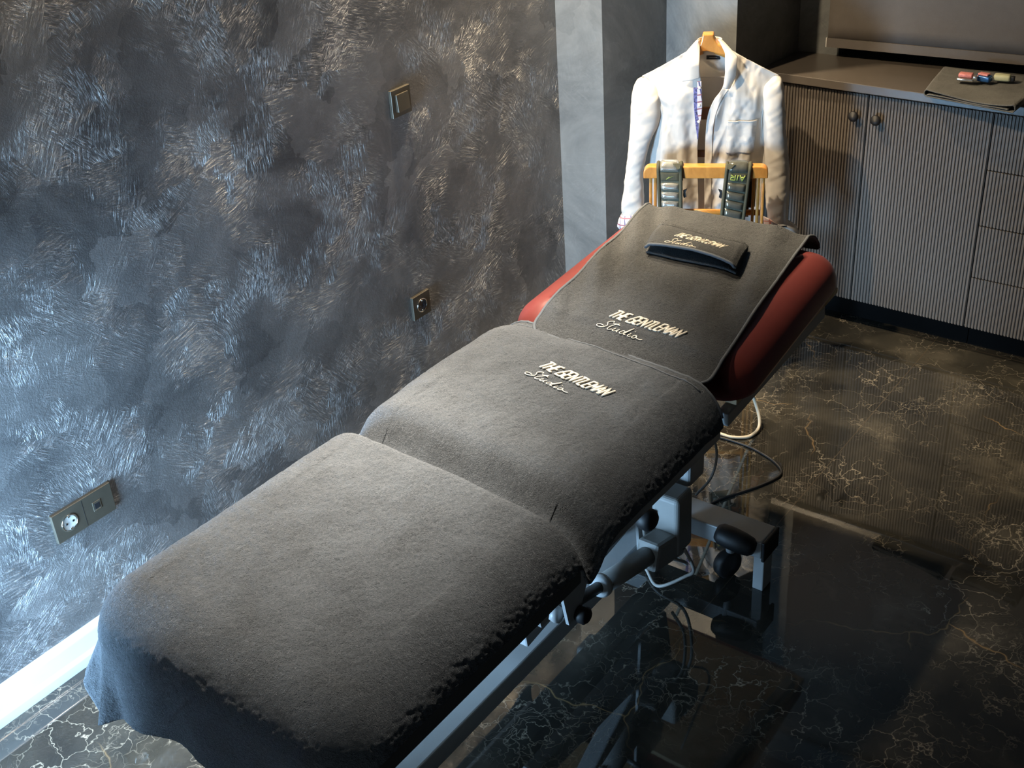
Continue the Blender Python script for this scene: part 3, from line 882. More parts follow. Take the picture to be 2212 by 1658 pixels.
def big_towel():
    na, nb = 260, 440
    A0, A1 = -(HX + 0.200), HX + 0.152
    B0, B1 = TY0 + TR - 0.315, 2.135
    a = np.linspace(A0, A1, na)[:, None] * np.ones((1, nb))
    b = np.ones((na, 1)) * np.linspace(B0, B1, nb)[None, :]
    # slight skew of the far hem
    b = np.where(b > 1.75, b - (b - 1.75) / (B1 - 1.75) * 0.085 * (a + 0.28) / 0.56, b)
    # rounded cloth corner at the far ends
    ex = np.maximum(0, np.abs(a) - HX); ey = np.maximum(0, (TY0 + TR) - b)
    e = np.hypot(ex, ey); es = np.maximum(e, 1e-9)
    nx = np.sign(a) * ex / es; ny = -ey / es
    arc = TR * PI / 2
    hor = np.where(e < arc, TR * np.sin(np.minimum(e / TR, PI / 2)), TR)
    drop = np.where(e < arc, TR * (1 - np.cos(np.minimum(e / TR, PI / 2))), TR + (e - arc))
    phi = np.arctan2(ey, ex + 1e-9)
    corner = np.sin(2 * phi) * (ex > 0) * (ey > 0)
    hang = np.maximum(0, e - arc)
    hor = hor + hang * (0.03 + 0.30 * corner ** 2 + 0.17 * corner * np.sin(phi * 11))
    drop = drop - hang * 0.10 * corner ** 2
    cx = np.where(ex > 0, np.sign(a) * HX, a); cy = np.where(ey > 0, TY0 + TR, b)
    x = XC + cx + nx * hor; y = cy + ny * hor
    g = crease(x, y) * (ex > 0)
    x = x - np.sign(a) * g * 0.006
    # soft hanging folds along the near end
    wave = np.clip(hang / 0.25, 0, 1)
    fold = 0.016 * np.sin((x - 0.66) * 17 + 0.6) + 0.010 * np.sin((x - 0.6) * 41)
    y = y - np.where(ey > ex, wave * fold, 0)
    ztop = towel_top(XC + cx, cy)
    z = ztop - drop
    z = z + np.where(e > 0, 0.006 * fbm(a * 6, b * 6, 5, 2), 0)
    sag = np.clip((x - 0.70) / 0.06, 0, 1)
    # pile
    pil = 0.0016 * vnoise(a * 170, b * 130, 31) + 0.0012 * vnoise(a * 300, b * 260, 37)
    z = z + pil * (drop < TR); x = x + pil * (ex > TR) * 1.0; y = y - pil * (ey > TR)
    return np.stack([x, y, z], -1), a, b


P, ta, tb = big_towel()
bt = link('bath_towel', grid_mesh('bath_towel', P), M['towel'], None, True)
solid(bt, 0.006, 1.0 if False else -1.0)
tag(bt, 'large slate terry towel over the leg and seat sections, hanging at the foot end', 'towel')
e = [tuple(P[i, -1]) for i in range(12, P.shape[0] - 6, 2)]
MB().tube([(x, y + 0.001, z - 0.001) for x, y, z in e], 0.0042, 8).build('hem', M['towel_piping'], bt, True)
e2 = []
for i in range(30, P.shape[0] - 30, 2):
    e2.append(tuple(P[i, -9]))
MB().tube([(x, y, z + 0.0006) for x, y, z in e2], 0.0020, 6).build('hem_stitch', M['towel_piping'], bt, True)

# ------------------------------------------------------------------ towel on the back section
Q00, Q10, Q01, Q11 = np.array((0.768, 2.068)), np.array((1.258, 2.052)), np.array((0.702, 2.730)), np.array((1.176, 2.752))


def back_top(x, y):
    x = np.asarray(x, float); y = np.asarray(y, float)
    z = 0.7352 + np.maximum(0, y - BK0) * BKS + 0.010 * (1 - np.clip(np.abs(x - XC) / 0.30, 0, 1) ** 2)
    z = z - 0.02 * np.clip((2.16 - y) / 0.10, 0, 1.5)
    return z


def btowel_top(x, y):
    z = back_top(x, y) + 0.0075
    z = z + 0.0070 * fbm(x * 7, y * 5, 21, 3)
    z = z + 0.0060 * np.clip((y - 2.2) / 0.2, 0, 1) * np.sin((x * 0.95 + y * 0.35) * 45) * np.exp(-((x - 1.16 + (y - 2.2) * 0.1) / 0.06) ** 2)
    z = z + 0.0055 * np.sin((x * 1.0 + y * 0.6) * 55) * np.exp(-((x - 0.80 + (y - 2.2) * 0.1) / 0.07) ** 2)
    return z


def back_towel():
    nu, nv = 170, 240
    W, H = 0.485, 0.66
    u = np.linspace(0, 1, nu)[:, None] * np.ones((1, nv)); v = np.ones((nu, 1)) * np.linspace(0, 1.10, nv)[None, :]
    # round the near corners
    rc = 0.05
    for su in (0, 1):
        du = (u if su == 0 else 1 - u) * W; dv = v * H
        qx = rc - du; qy = rc - dv
        ins = (qx > 0) & (qy > 0)
        mxx = np.maximum(qx, qy); l = np.hypot(qx, qy) + 1e-9
        f = np.where(ins, mxx / l, 1)
        nu_ = (rc - qx * f) / W; nv_ = (rc - qy * f) / H
        u = np.where(ins, nu_ if su == 0 else 1 - nu_, u); v = np.where(ins, nv_, v)
    vb = np.minimum(v, 1.0)
    x = (Q00[0] * (1 - u) + Q10[0] * u) * (1 - vb) + (Q01[0] * (1 - u) + Q11[0] * u) * vb
    y = (Q00[1] * (1 - u) + Q10[1] * u) * (1 - vb) + (Q01[1] * (1 - u) + Q11[1] * u) * vb
    z = btowel_top(x, y)
    # side hems lean on the rounded cushion edge
    ov = np.maximum(0, v - 1.0) * H
    r = 0.035
    y = y + np.where(ov < r * 1.57, r * np.sin(np.minimum(ov / r, 1.57)), r)
    z = z - np.where(ov < r * 1.57, r * (1 - np.cos(np.minimum(ov / r, 1.57))), r + ov - r * 1.57)
    x = x + ov * 0.25 * np.clip((u - 0.85) / 0.15, 0, 1)
    pil = 0.0013 * vnoise(x * 190, y * 150, 41) + 0.0010 * vnoise(x * 330, y * 290, 47)
    return np.stack([x, y, z + pil], -1)


PB = back_towel()
ht = link('hand_towel', grid_mesh('hand_towel', PB), M['towel_dark'], None, True)
solid(ht, 0.005)
tag(ht, 'charcoal terry towel spread on the red back section, with one white logo', 'towel')
nu, nv = PB.shape[:2]
edge = [tuple(PB[0, j]) for j in range(nv - 1, 0, -2)] + [tuple(PB[i, 0]) for i in range(0, nu, 2)] + [tuple(PB[-1, j]) for j in range(0, nv, 2)]
ee = [edge[0]]
for p in edge[1:]:
    if (Vector(p) - Vector(ee[-1])).length > 0.004: ee.append(p)
MB().tube([(x, y, z - 0.001) for x, y, z in ee], 0.0042, 8).build('edge_binding', M['towel_piping'], ht, True)

# ------------------------------------------------------------------ folded face towel on the headrest
RL = [np.array(q) for q in ((0.850, 2.482), (1.106, 2.486), (1.078, 2.606), (0.818, 2.600))]   # NL, NR, FR, FL


def face_towel():
    path = []
    nn = 26
    top = lambda v: 0.024 + 0.006 * math.sin(PI * v) - 0.010 * v ** 2
    for k in range(nn + 1):
        v = k / nn; path.append((v, top(v)))
    for k in range(1, 8):
        an = PI / 2 - PI * k / 8; path.append((1 + 0.007 * math.cos(an), 0.011 + 0.010 * math.sin(an)))
    for k in range(nn + 1):
        v = 1 - k / nn; path.append((v * 0.97 + 0.03, 0.003 + 0.004 * math.sin(PI * v)))
    nu = 80
    P = np.zeros((len(path), nu, 3))
    for i, (v, h) in enumerate(path):
        for j in range(nu):
            u = j / (nu - 1)
            vv = v + (0.06 * (u - 0.5) ** 2 * 4 - 0.05) * (1 - v)
            p = (RL[0] * (1 - u) + RL[1] * u) * (1 - vv) + (RL[3] * (1 - u) + RL[2] * u) * vv
            base = float(btowel_top(p[0], p[1]))
            lift = (1 - v) * (0.012 * math.sin(PI * min(1, u * 1.1)) + 0.004)
            hh = h * (0.55 + 0.45 * min(1, min(u, 1 - u) / 0.05)) + lift * (h > 0.012)
            P[i, j] = (p[0], p[1], base + 0.004 + hh + 0.0008 * float(vnoise(p[0] * 300 + h * 900, p[1] * 300, 51)))
    return P


PF = face_towel()
ft = link('face_towel', grid_mesh('face_towel', PF), M['towel_dark'], None, True)
solid(ft, 0.005, 0)
tag(ft, 'small folded charcoal terry towel with white logo, lying near the head end', 'towel')
for row, r in ((0, 0.0042), (26, 0.0036)):
    MB().tube([tuple(PF[row, j]) for j in range(0, PF.shape[1], 2)], r, 8).build('edge_binding', M['towel_piping'], ft, True)
ri = 0
def face_top(x, y):
    # nearest vertex of the upper layer
    q = PF[:27].reshape(-1, 3)
    return float(q[np.argmin((q[:, 0] - x) ** 2 + (q[:, 1] - y) ** 2), 2])


# ------------------------------------------------------------------ embroidered lettering
LET = {
    'T': (0.80, [[(0, 1), (0.85, 1)], [(0.42, 1), (0.42, 0)]]),
    'H': (0.72, [[(0, 0), (0, 1)], [(0.7, 0), (0.7, 1)], [(0, 0.52), (0.7, 0.52)]]),
    'E': (0.66, [[(0.68, 1), (0, 1), (0, 0), (0.68, 0)], [(0, 0.52), (0.58, 0.52)]]),
    'G': (0.86, [[(0.88, 0.80), (0.80, 1), (0.36, 1), (0, 0.42), (0, 0.0), (0.78, 0), (0.78, 0.46), (0.40, 0.46)]]),
    'N': (0.74, [[(0, 0), (0, 1), (0.72, 0), (0.72, 1)]]),
    'L': (0.60, [[(0, 1), (0, 0), (0.62, 0)]]),
    'M': (0.92, [[(0, 0), (0.05, 1), (0.46, 0.30), (0.87, 1), (0.92, 0)]]),
    'A': (0.84, [[(0, 0), (0.42, 1), (0.84, 0)], [(0.17, 0.34), (0.67, 0.34)]]),
    ' ': (0.30, []),
}
SCRIPT = [
    [(0.62, 0.92), (0.52, 1.06), (0.30, 1.00), (0.22, 0.80), (0.40, 0.60), (0.52, 0.42), (0.30, 0.18), (-0.05, 0.12), (-0.22, 0.26), (-0.05, 0.40), (0.30, 0.36)],
    [(1.16, 0.98), (0.96, 0.72), (0.80, 0.34), (0.92, 0.12), (1.20, 0.26)], [(0.72, 0.80), (1.00, 0.84), (1.34, 0.80)],
    [(1.36, 0.46), (1.30, 0.22), (1.46, 0.14), (1.64, 0.32), (1.70, 0.46), (1.66, 0.20), (1.80, 0.16)],
    [(2.26, 0.42), (2.06, 0.46), (1.94, 0.24), (2.10, 0.14), (2.28, 0.36), (2.50, 0.98), (2.38, 0.40), (2.36, 0.18), (2.56, 0.18)],
    [(2.78, 0.46), (2.72, 0.22), (2.86, 0.14), (2.98, 0.24)], [(2.86, 0.70), (2.88, 0.74)],
    [(3.30, 0.44), (3.14, 0.38), (3.12, 0.18), (3.30, 0.14), (3.42, 0.30), (3.30, 0.44), (3.46, 0.26), (3.80, 0.20), (4.02, 0.26)],
]


def logo(parent, org, ang, h, width, surf, slant=0.34, lift=0.0012, bold=0.077):
    ca, sa = math.cos(ang), math.sin(ang)

    def put(px, py):
        px = px + slant * py
        X = org[0] + ca * px - sa * py; Y = org[1] + sa * px + ca * py
        return (X, Y, float(surf(X, Y)) + lift)
    m = MB(); cx = 0
    gap = 0.11 * h
    ext = (width - 12 * gap) / (h * sum(LET[c][0] for c in 'THE GENTLEMAN'))
    for ch in 'THE GENTLEMAN':
        w, st = LET[ch]
        for poly in st:
            pts = []
            for (a, b), (c, d) in zip(poly[:-1], poly[1:]):
                for k in range(4):
                    t = k / 4; pts.append(((a + (c - a) * t), (b + (d - b) * t)))
            pts.append(poly[-1])
            m.tube([put(cx + p[0] * h * ext, p[1] * h) for p in pts], h * bold, 8)
        cx += w * h * ext + gap
    m.build('bold_lettering', M['thread'], parent, True)
    W = cx
    m = MB()
    for poly in SCRIPT:
        if len(poly) > 2: pts = [(p.x, p.y) for p in smooth_path([(a, b, 0) for a, b in poly], 6)]
        else: pts = poly
        m.tube([put(W * 0.10 + p[0] * width * 0.66 / 4.2, (p[1] - 1.45) * h) for p in pts], h * 0.036, 6)
    m.build('script_lettering', M['thread'], parent, True)
    return W


tt = lambda x, y: towel_top(x, y) + 0.0015
logo(bt, (0.910, 1.914), math.radians(-9), 0.0320, 0.194, tt)
logo(ht, (0.922, 2.186), math.radians(-3.5), 0.0330, 0.194, lambda x, y: btowel_top(x, y) + 0.001)
logo(ft, (0.906, 2.526), math.radians(-2.0), 0.0280, 0.136, face_top, lift=0.0022, bold=0.066)

# ------------------------------------------------------------------ wooden valet stand, shirt and straps
VO = Vector((0.556, 3.35, 0.0)); VA = math.radians(26)
VM = Matrix.Translation(VO) @ Matrix.Rotation(VA, 4, 'Z')


class LB(MB):
    """shapes written in the stand's own frame: X to the right, Y away from the viewer, Z up"""
    def mesh(self, name):
        self.v = [tuple(VM @ Vector(p)) for p in self.v]
        return MB.mesh(self, name)


def lgrid(name, P, mat, parent, t=0.0016, off=0.0, smooth=True):
    Q = P.reshape(-1, 3)
    ca, sa = math.cos(VA), math.sin(VA)
    R = np.stack([VO.x + ca * Q[:, 0] - sa * Q[:, 1], VO.y + sa * Q[:, 0] + ca * Q[:, 1], Q[:, 2]], -1).reshape(P.shape)
    o = link(name, grid_mesh(name, R), mat, parent, smooth)
    if t: solid(o, t, off)
    return o


valet = empty('valet_stand', VO, VA, 'honey-coloured wooden valet chair carrying the white shirt behind the couch', 'valet stand')
FY = -0.165
hd = [(-0.020, 1.101), (0.013, 1.102), (0.015, 1.088), (0.027, 1.071), (0.050, 1.058), (0.054, 1.034), (0.033, 1.040), (-0.005, 1.050), (-0.026, 1.048), (-0.031, 1.060), (-0.024, 1.080)]
o = LB().prism(hd, -0.019, 0.019, lambda a, b, h: (a, h, b)).build('hanger_head', M['orange_wood'], valet)
bv = o.modifiers.new('b', 'BEVEL'); bv.width = 0.004; bv.segments = 3
for s in (-1, 1):
    LB().tube(smooth_path([(s * 0.020, 0.004, 1.046), (s * 0.07, 0.004, 1.026), (s * 0.125, 0.0, 0.990), (s * 0.165, -0.004, 0.962)]), 0.011, 12).build('hanger_arm', M['orange_wood'], valet, True)
for s_ in (-1, 1):
    LB().beam((s_ * 0.115, 0.014, 0.985), (s_ * 0.115, 0.014, 0.30), 0.022, 0.018, 0.004, (0, 1, 0)).build('back_post', M['brown_wood'], valet)
LB().box(-0.13, 0.13, 0.002, 0.016, 0.826, 0.866, 0.004).build('back_slat', M['brown_wood'], valet)
LB().box(-0.13, 0.13, 0.002, 0.016, 0.701, 0.724, 0.004).build('back_slat', M['brown_wood'], valet)
# front rail with rounded ends
rp = [(-0.187, 0.699)] + [(-0.165 - 0.022 * math.cos(t_), 0.716 + 0.022 * math.sin(t_)) for t_ in np.linspace(0, PI / 2, 9)] + [(0.172 + 0.022 * math.sin(t_), 0.720 + 0.022 * math.cos(t_)) for t_ in np.linspace(0, PI / 2, 9)] + [(0.194, 0.704)]
o = LB().prism(rp, FY - 0.017, FY + 0.017, lambda a, b, h: (a, h, b)).build('front_rail', M['orange_wood'], valet)
bv = o.modifiers.new('b', 'BEVEL'); bv.width = 0.003; bv.segments = 2
for x in (-0.165, -0.151, -0.137, 0.152, 0.166, 0.181):
    LB().box(x - 0.0048, x + 0.0048, FY - 0.008, FY + 0.010, 0.045, 0.712, 0.003).build('front_slat', M['orange_wood'], valet)
LB().tube([(-0.165, FY + 0.012, 0.578), (0.175, FY + 0.012, 0.580)], 0.0095, 12).build('lower_rail', M['orange_wood'], valet, True)
for s in (-1, 1):
    LB().beam((s * 0.168, FY - 0.03, 0.030), (s * 0.168, 0.10, 0.030), 0.034, 0.045, 0.006).build('foot_bar', M['orange_wood'], valet)
    LB().beam((s * 0.168, FY, 0.300), (s * 0.168, 0.05, 0.300), 0.022, 0.030, 0.004).build('side_rail', M['orange_wood'], valet)
    LB().beam((s * 0.168, 0.05, 0.05), (s * 0.168, 0.05, 0.62), 0.024, 0.024, 0.004, (0, 1, 0)).build('rear_post', M['orange_wood'], valet)
LB().box(-0.18, 0.18, FY, 0.06, 0.316, 0.334, 0.005).build('seat_board', M['orange_wood'], valet)

# --- the shirt
shirt = empty('shirt', (VO.x, VO.y, 0.42), VA, 'white long-sleeved shirt hanging open on the wooden valet stand', 'shirt')


def rs(poly, n, lin=False):
    if lin: p = np.array([(a[0], a[1], 0) for a in poly])
    else: p = np.array([tuple(q) for q in smooth_path([(a[0], a[1], a[2] if len(a) > 2 else 0) for a in poly], 10)])
    d = np.r_[0, np.cumsum(np.hypot(np.diff(p[:, 0]), np.diff(p[:, 1])))]
    t = np.linspace(0, d[-1], n)
    return np.stack([np.interp(t, d, p[:, 0]), np.interp(t, d, p[:, 1])], -1)


def panel(L, R, nu, nv, depth):
    """ruled cloth between two edge curves (X, Z); depth(u, v, X, Z) -> Y"""
    l = rs(L, nv); r = rs(R, nv)
    u = np.linspace(0, 1, nu)[:, None]; v = np.linspace(0, 1, nv)[None, :]
    X = l[None, :, 0] * (1 - u) + r[None, :, 0] * u
    Z = l[None, :, 1] * (1 - u) + r[None, :, 1] * u
    return np.stack([X, depth(u + 0 * v, v + 0 * u, X, Z), Z], -1)


sm = lambda t: np.clip(t, 0, 1) ** 2 * (3 - 2 * np.clip(t, 0, 1))


def d_left(u, v, X, Z):
    y = -0.010 - 0.042 * sm(v * 5)
    y = y - 0.012 * np.sin(PI * u) + 0.020 * (1 - u) ** 4 * sm(v * 4)
    y = y + 0.0045 * np.sin(X * 95 + Z * 8 + 4 * vnoise(X * 9, Z * 4, 61)) * sm((v - 0.05) * 3)
    y = y + 0.006 * vnoise(X * 34, Z * 7, 63) + 0.003 * vnoise(X * 90, Z * 60, 64)
    # armhole puckers
    y = y + 0.006 * np.sin((Z * 1.0 + X * 0.9) * 150) * np.exp(-((X + 0.155) / 0.022) ** 2) * np.exp(-((Z - 0.91) / 0.06) ** 2)
    return y


def d_right(u, v, X, Z):
    y = -0.010 - 0.042 * sm(v * 5)
    y = y - 0.012 * np.sin(PI * u) + 0.020 * u ** 4 * sm(v * 4)
    y = y + 0.0045 * np.sin(X * 95 - Z * 12 + 4 * vnoise(X * 9, Z * 5, 71)) * sm((v - 0.05) * 3)
    y = y + 0.008 * vnoise(X * 30, Z * 10, 73) + 0.005 * vnoise(X * 80, Z * 60, 74)
    y = y + 0.008 * (np.abs(np.sin((X - 0.4 * (Z - 0.9)) * 70)) - 0.5) * np.exp(-((X - 0.03) / 0.035) ** 2) * sm((0.95 - Z) * 12)
    return y


PL = panel([(-0.205, 0.972), (-0.176, 0.930), (-0.150, 0.870), (-0.166, 0.780), (-0.180, 0.700), (-0.178, 0.550), (-0.170, 0.420)],
           [(-0.040, 1.066), (-0.024, 0.985), (-0.017, 0.940), (-0.015, 0.890), (-0.020, 0.840), (-0.026, 0.780), (-0.025, 0.690), (-0.020, 0.550), (-0.016, 0.420)], 90, 160, d_left)
lgrid('front_panel', PL, M['shirt'], shirt)
PR = panel([(0.050, 1.062), (0.052, 1.00), (0.046, 0.950), (0.016, 0.900), (-0.001, 0.830), (-0.003, 0.680), (0.0, 0.550), (0.002, 0.420)],
           [(0.213, 0.974), (0.196, 0.925), (0.180, 0.860), (0.182, 0.750), (0.186, 0.650), (0.182, 0.520), (0.176, 0.420)], 90, 160, d_right)
lgrid('front_panel', PR, M['shirt'], shirt)


def d_back(u, v, X, Z):
    return 0.004 + 0.046 * sm(v * 6) + 0.008 * np.sin(X * 40 + 2 * vnoise(X * 5, Z * 3, 81)) * sm(v * 2) + 0.0 * X


PBk = panel([(-0.200, 0.968), (-0.168, 0.880), (-0.168, 0.700), (-0.160, 0.430)], [(0.208, 0.970), (0.172, 0.880), (0.172, 0.700), (0.165, 0.430)], 60, 90, d_back)
uu = np.linspace(0, 1, 60)[:, None]; vv = np.linspace(0, 1, 90)[None, :]
PBk[..., 2] += 0.086 * (1 - np.abs(2 * uu - 1) ** 1.35) * (1 - vv) ** 2
lgrid('back_panel', PBk, M['shirt'], shirt)
# yoke seam and size label inside the neck
LB().tube([(x, 0.030, 0.955 - 0.15 * x * x) for x in np.linspace(-0.03, 0.06, 10)], 0.0016, 6).build('yoke_seam', M['seam'], shirt, True)
yl_ = float(PBk.reshape(-1, 3)[np.argmin((PBk.reshape(-1, 3)[:, 0] - 0.013) ** 2 + (PBk.reshape(-1, 3)[:, 2] - 1.0235) ** 2), 1])
LB().box(-0.008, 0.034, yl_ - 0.0042, yl_ - 0.0028, 1.017, 1.030, 0.0005).build('neck_label', M['label'], shirt)
LB().box(0.001, 0.025, yl_ - 0.0048, yl_ - 0.0040, 1.0225, 1.0245).build('label_lettering', M['label_text'], shirt)


def sleeve(rows, name, seed, nseg=40):
    """rows: (z, x_outer, x_inner, half depth, y centre), top to bottom"""
    n = 120
    R = np.array(rows)
    t = np.linspace(0, 1, n) * (len(rows) - 1)
    out = []
    for k in range(5):
        q = smooth_path([(r[k], 0, 0) for r in rows], 12)
        q = np.array([p.x for p in q])
        out.append(np.interp(t, np.linspace(0, len(rows) - 1, len(q)), q))
    z, xo, xi, hd_, yc = out
    ang = np.linspace(0, 2 * PI, nseg + 1)
    P = np.zeros((n, nseg + 1, 3))
    for j, a in enumerate(ang):
        c = (xo + xi) / 2; w = np.abs(xo - xi) / 2
        cc, ss = math.cos(a), math.sin(a)
        wr = 0.0030 * vnoise(z * 38 + cc * 1.2, np.full(n, ss * 2.0 + seed), seed) + 0.0034 * vnoise(z * 85 - cc * 2, np.full(n, ss * 2.5), seed + 3)
        fd = 0.005 * vnoise(z * 6, np.full(n, a * 1.6), seed + 8)
        amp = np.clip(np.linspace(0, 1, n) * 6, 0, 1)
        P[:, j, 0] = c + (w + (wr * 0.6) * amp) * np.sign(cc) * abs(cc) ** 0.85
        P[:, j, 1] = yc + (hd_ + (wr + fd) * amp) * np.sign(ss) * abs(ss) ** 0.85
        P[:, j, 2] = z + 0.003 * vnoise(z * 30, np.full(n, cc), seed + 5) * amp
    P[:, -1] = P[:, 0]
    return lgrid(name, P, M['shirt'], shirt)


sleeve([(0.968, -0.206, -0.196, 0.006, -0.010), (0.958, -0.221, -0.180, 0.018, -0.014), (0.932, -0.232, -0.152, 0.030, -0.022), (0.880, -0.238, -0.145, 0.044, -0.028), (0.830, -0.239, -0.150, 0.044, -0.032), (0.785, -0.243, -0.172, 0.043, -0.036), (0.730, -0.248, -0.187, 0.040, -0.040), (0.670, -0.256, -0.200, 0.036, -0.044), (0.610, -0.263, -0.199, 0.034, -0.048), (0.562, -0.269, -0.197, 0.033, -0.052), (0.526, -0.269, -0.197, 0.031, -0.054)], 'sleeve', 91)
sleeve([(0.972, 0.210, 0.200, 0.006, -0.010), (0.962, 0.222, 0.188, 0.018, -0.014), (0.935, 0.230, 0.168, 0.030, -0.020), (0.870, 0.237, 0.172, 0.042, -0.024), (0.800, 0.244, 0.176, 0.043, -0.028), (0.730, 0.254, 0.182, 0.041, -0.032), (0.680, 0.260, 0.185, 0.039, -0.034), (0.610, 0.265, 0.190, 0.036, -0.036), (0.556, 0.265, 0.195, 0.034, -0.038), (0.500, 0.263, 0.206, 0.031, -0.040)], 'sleeve', 101)


def ring(name, rows, mat, seed):
    nseg = 36; P = np.zeros((len(rows), nseg + 1, 3))
    for i, (cx, cz, w, hd_, yc, sk) in enumerate(rows):
        for j in range(nseg + 1):
            a = 2 * PI * j / nseg
            P[i, j] = (cx + w * math.cos(a), yc + hd_ * math.sin(a), cz + sk * math.cos(a))
    return lgrid(name, P, mat, shirt)


ring('cuff', [(-0.233, 0.534, 0.0375, 0.034, -0.054, 0.010), (-0.237, 0.517, 0.043, 0.038, -0.054, 0.012), (-0.240, 0.498, 0.0455, 0.040, -0.054, 0.015), (-0.239, 0.490, 0.042, 0.036, -0.054, 0.014)], M['plaid'], 1)
ring('cuff', [(0.236, 0.505, 0.030, 0.032, -0.040, -0.002), (0.252, 0.494, 0.042, 0.036, -0.040, -0.010), (0.262, 0.476, 0.042, 0.038, -0.040, -0.012), (0.262, 0.462, 0.034, 0.032, -0.040, -0.010)], M['shirt'], 2)
P = np.zeros((12, 12, 3))
for i in range(12):
    for j in range(12):
        u, v = i / 11, j / 11
        P[i, j] = (0.187 + 0.046 * u + 0.006 * v, -0.078 - 0.010 * math.sin(PI * u), 0.536 - 0.058 * v - 0.028 * u + 0.006 * math.sin(PI * u))
lgrid('turned_cuff_lining', P, M['plaid_red'], shirt)
LB().tube([(x, -0.072 - 0.006 * math.sin(PI * (x - 0.206) / 0.058), 0.500) for x in np.linspace(0.207, 0.263, 10)], 0.0016, 6).build('cuff_edge', M['label'], shirt, True)

# collar leaves and stand
def leaf(inner, outer, yi, yo, name):
    a = rs(inner, 30, True); b = rs(outer, 30, True)
    P = np.zeros((16, 30, 3))
    for i in range(16):
        u = i / 15
        for j in range(30):
            v = j / 29
            P[i, j, 0] = a[j, 0] * (1 - u) + b[j, 0] * u
            P[i, j, 2] = a[j, 1] * (1 - u) + b[j, 1] * u
            P[i, j, 1] = -0.006 - 0.062 * sm(np.array(v * 1.6)) * (1 - 0.15 * u) - 0.008 * math.sin(PI * u) - 0.004
    return lgrid(name, P, M['shirt'], shirt, 0.0022)


leaf([(-0.029, 1.084), (-0.026, 1.045), (-0.024, 0.984)], [(-0.036, 1.083), (-0.072, 1.050), (-0.076, 0.970)], 0, 0, 'collar_leaf')
leaf([(0.026, 1.084), (0.050, 1.050), (0.053, 1.000), (0.048, 0.953)], [(0.034, 1.086), (0.087, 1.042), (0.086, 0.990), (0.068, 0.948)], 0, 0, 'collar_leaf')
P = np.zeros((40, 8, 3))
for i in range(40):
    a = PI * i / 39
    for j in range(8):
        v = j / 7
        P[i, j] = (0.002 - 0.036 * math.cos(a), -0.010 + 0.048 * math.sin(a), 1.048 + 0.037 * v - 0.004 * math.sin(a))
lgrid('collar_stand', P, M['shirt'], shirt, 0.0022)

# printed lining strip inside the left edge, button placket and chest pocket
def strip(L, R, name, mat, dy, nv=40, nu=8, t=0.001):
    l = rs(L, nv); r = rs(R, nv); P = np.zeros((nu, nv, 3))
    for i in range(nu):
        u = i / (nu - 1)
        P[i, :, 0] = l[:, 0] * (1 - u) + r[:, 0] * u
        P[i, :, 2] = l[:, 1] * (1 - u) + r[:, 1] * u
        P[i, :, 1] = dy(P[i, :, 0], P[i, :, 2])
    return lgrid(name, P, mat, shirt, t)


strip([(-0.031, 0.975), (-0.030, 0.94), (-0.029, 0.89), (-0.027, 0.845)], [(-0.018, 0.975), (-0.0165, 0.94), (-0.0145, 0.89), (-0.0185, 0.842)], 'button_placket', M['plaid'], lambda X, Z: -0.076 + 0 * X)
strip([(-0.042, 0.955), (-0.040, 0.90), (-0.034, 0.84), (-0.027, 0.790)], [(-0.029, 0.955), (-0.027, 0.90), (-0.024, 0.84), (-0.0245, 0.788)], 'printed_lining', M['navy_print'], lambda X, Z: -0.0735 + 0 * X)
m = LB()
for z in (0.955, 0.90, 0.848):
    LB().lathe([(0.0, 0.0), (0.0045, 0.0), (0.0050, 0.0010), (0.0036, 0.0018), (0.0, 0.0014)], (-0.0235, -0.0768, z), (0, -1, 0), 14).build('button', M['seam'], shirt, True)


def interp_y(Pn, X, Z):
    q = Pn.reshape(-1, 3)
    return np.array([q[np.argmin((q[:, 0] - a) ** 2 + (q[:, 2] - b) ** 2), 1] for a, b in zip(np.ravel(X), np.ravel(Z))]).reshape(np.shape(X))


strip([(0.046, 0.948), (0.016, 0.900), (-0.001, 0.830), (-0.003, 0.680), (0.0, 0.50)], [(0.064, 0.944), (0.036, 0.894), (0.021, 0.826), (0.019, 0.680), (0.021, 0.50)], 'button_placket', M['shirt'], lambda X, Z: interp_y(PR, X, Z) - 0.004, 90, 10)
strip([(0.064, 0.846), (0.062, 0.80), (0.061, 0.744)], [(0.155, 0.848), (0.152, 0.80), (0.148, 0.742)], 'chest_pocket', M['shirt'], lambda X, Z: interp_y(PR, X, Z) - 0.0045 - 0.003 * np.sin((Z - 0.74) * 28), 40, 34)
LB().tube([(x, float(interp_y(PR, np.array([x]), np.array([0.845]))[0]) - 0.0066, 0.845) for x in np.linspace(0.065, 0.154, 20)], 0.0014, 6).build('pocket_hem', M['seam'], shirt, True)
# shoulder and armhole seams
for Pn, col in ((PL, 0), (PR, -1)):
    LB().tube([tuple(Pn[6 if col == 0 else -7, j] + np.array((0, -0.001, 0))) for j in range(2, 60, 2)], 0.0013, 6).build('armhole_seam', M['seam'], shirt, True)

# --- two ribbed straps hanging over the front rail
M['smoke'] = simple('smoky_bubble_plastic', (0.16, 0.165, 0.14), 0.16, metal=0.55, var=0.15, scale=80)
M['strap_cloth'] = simple('olive_strap_cloth', (0.085, 0.085, 0.055), 0.7, var=0.15, scale=200)


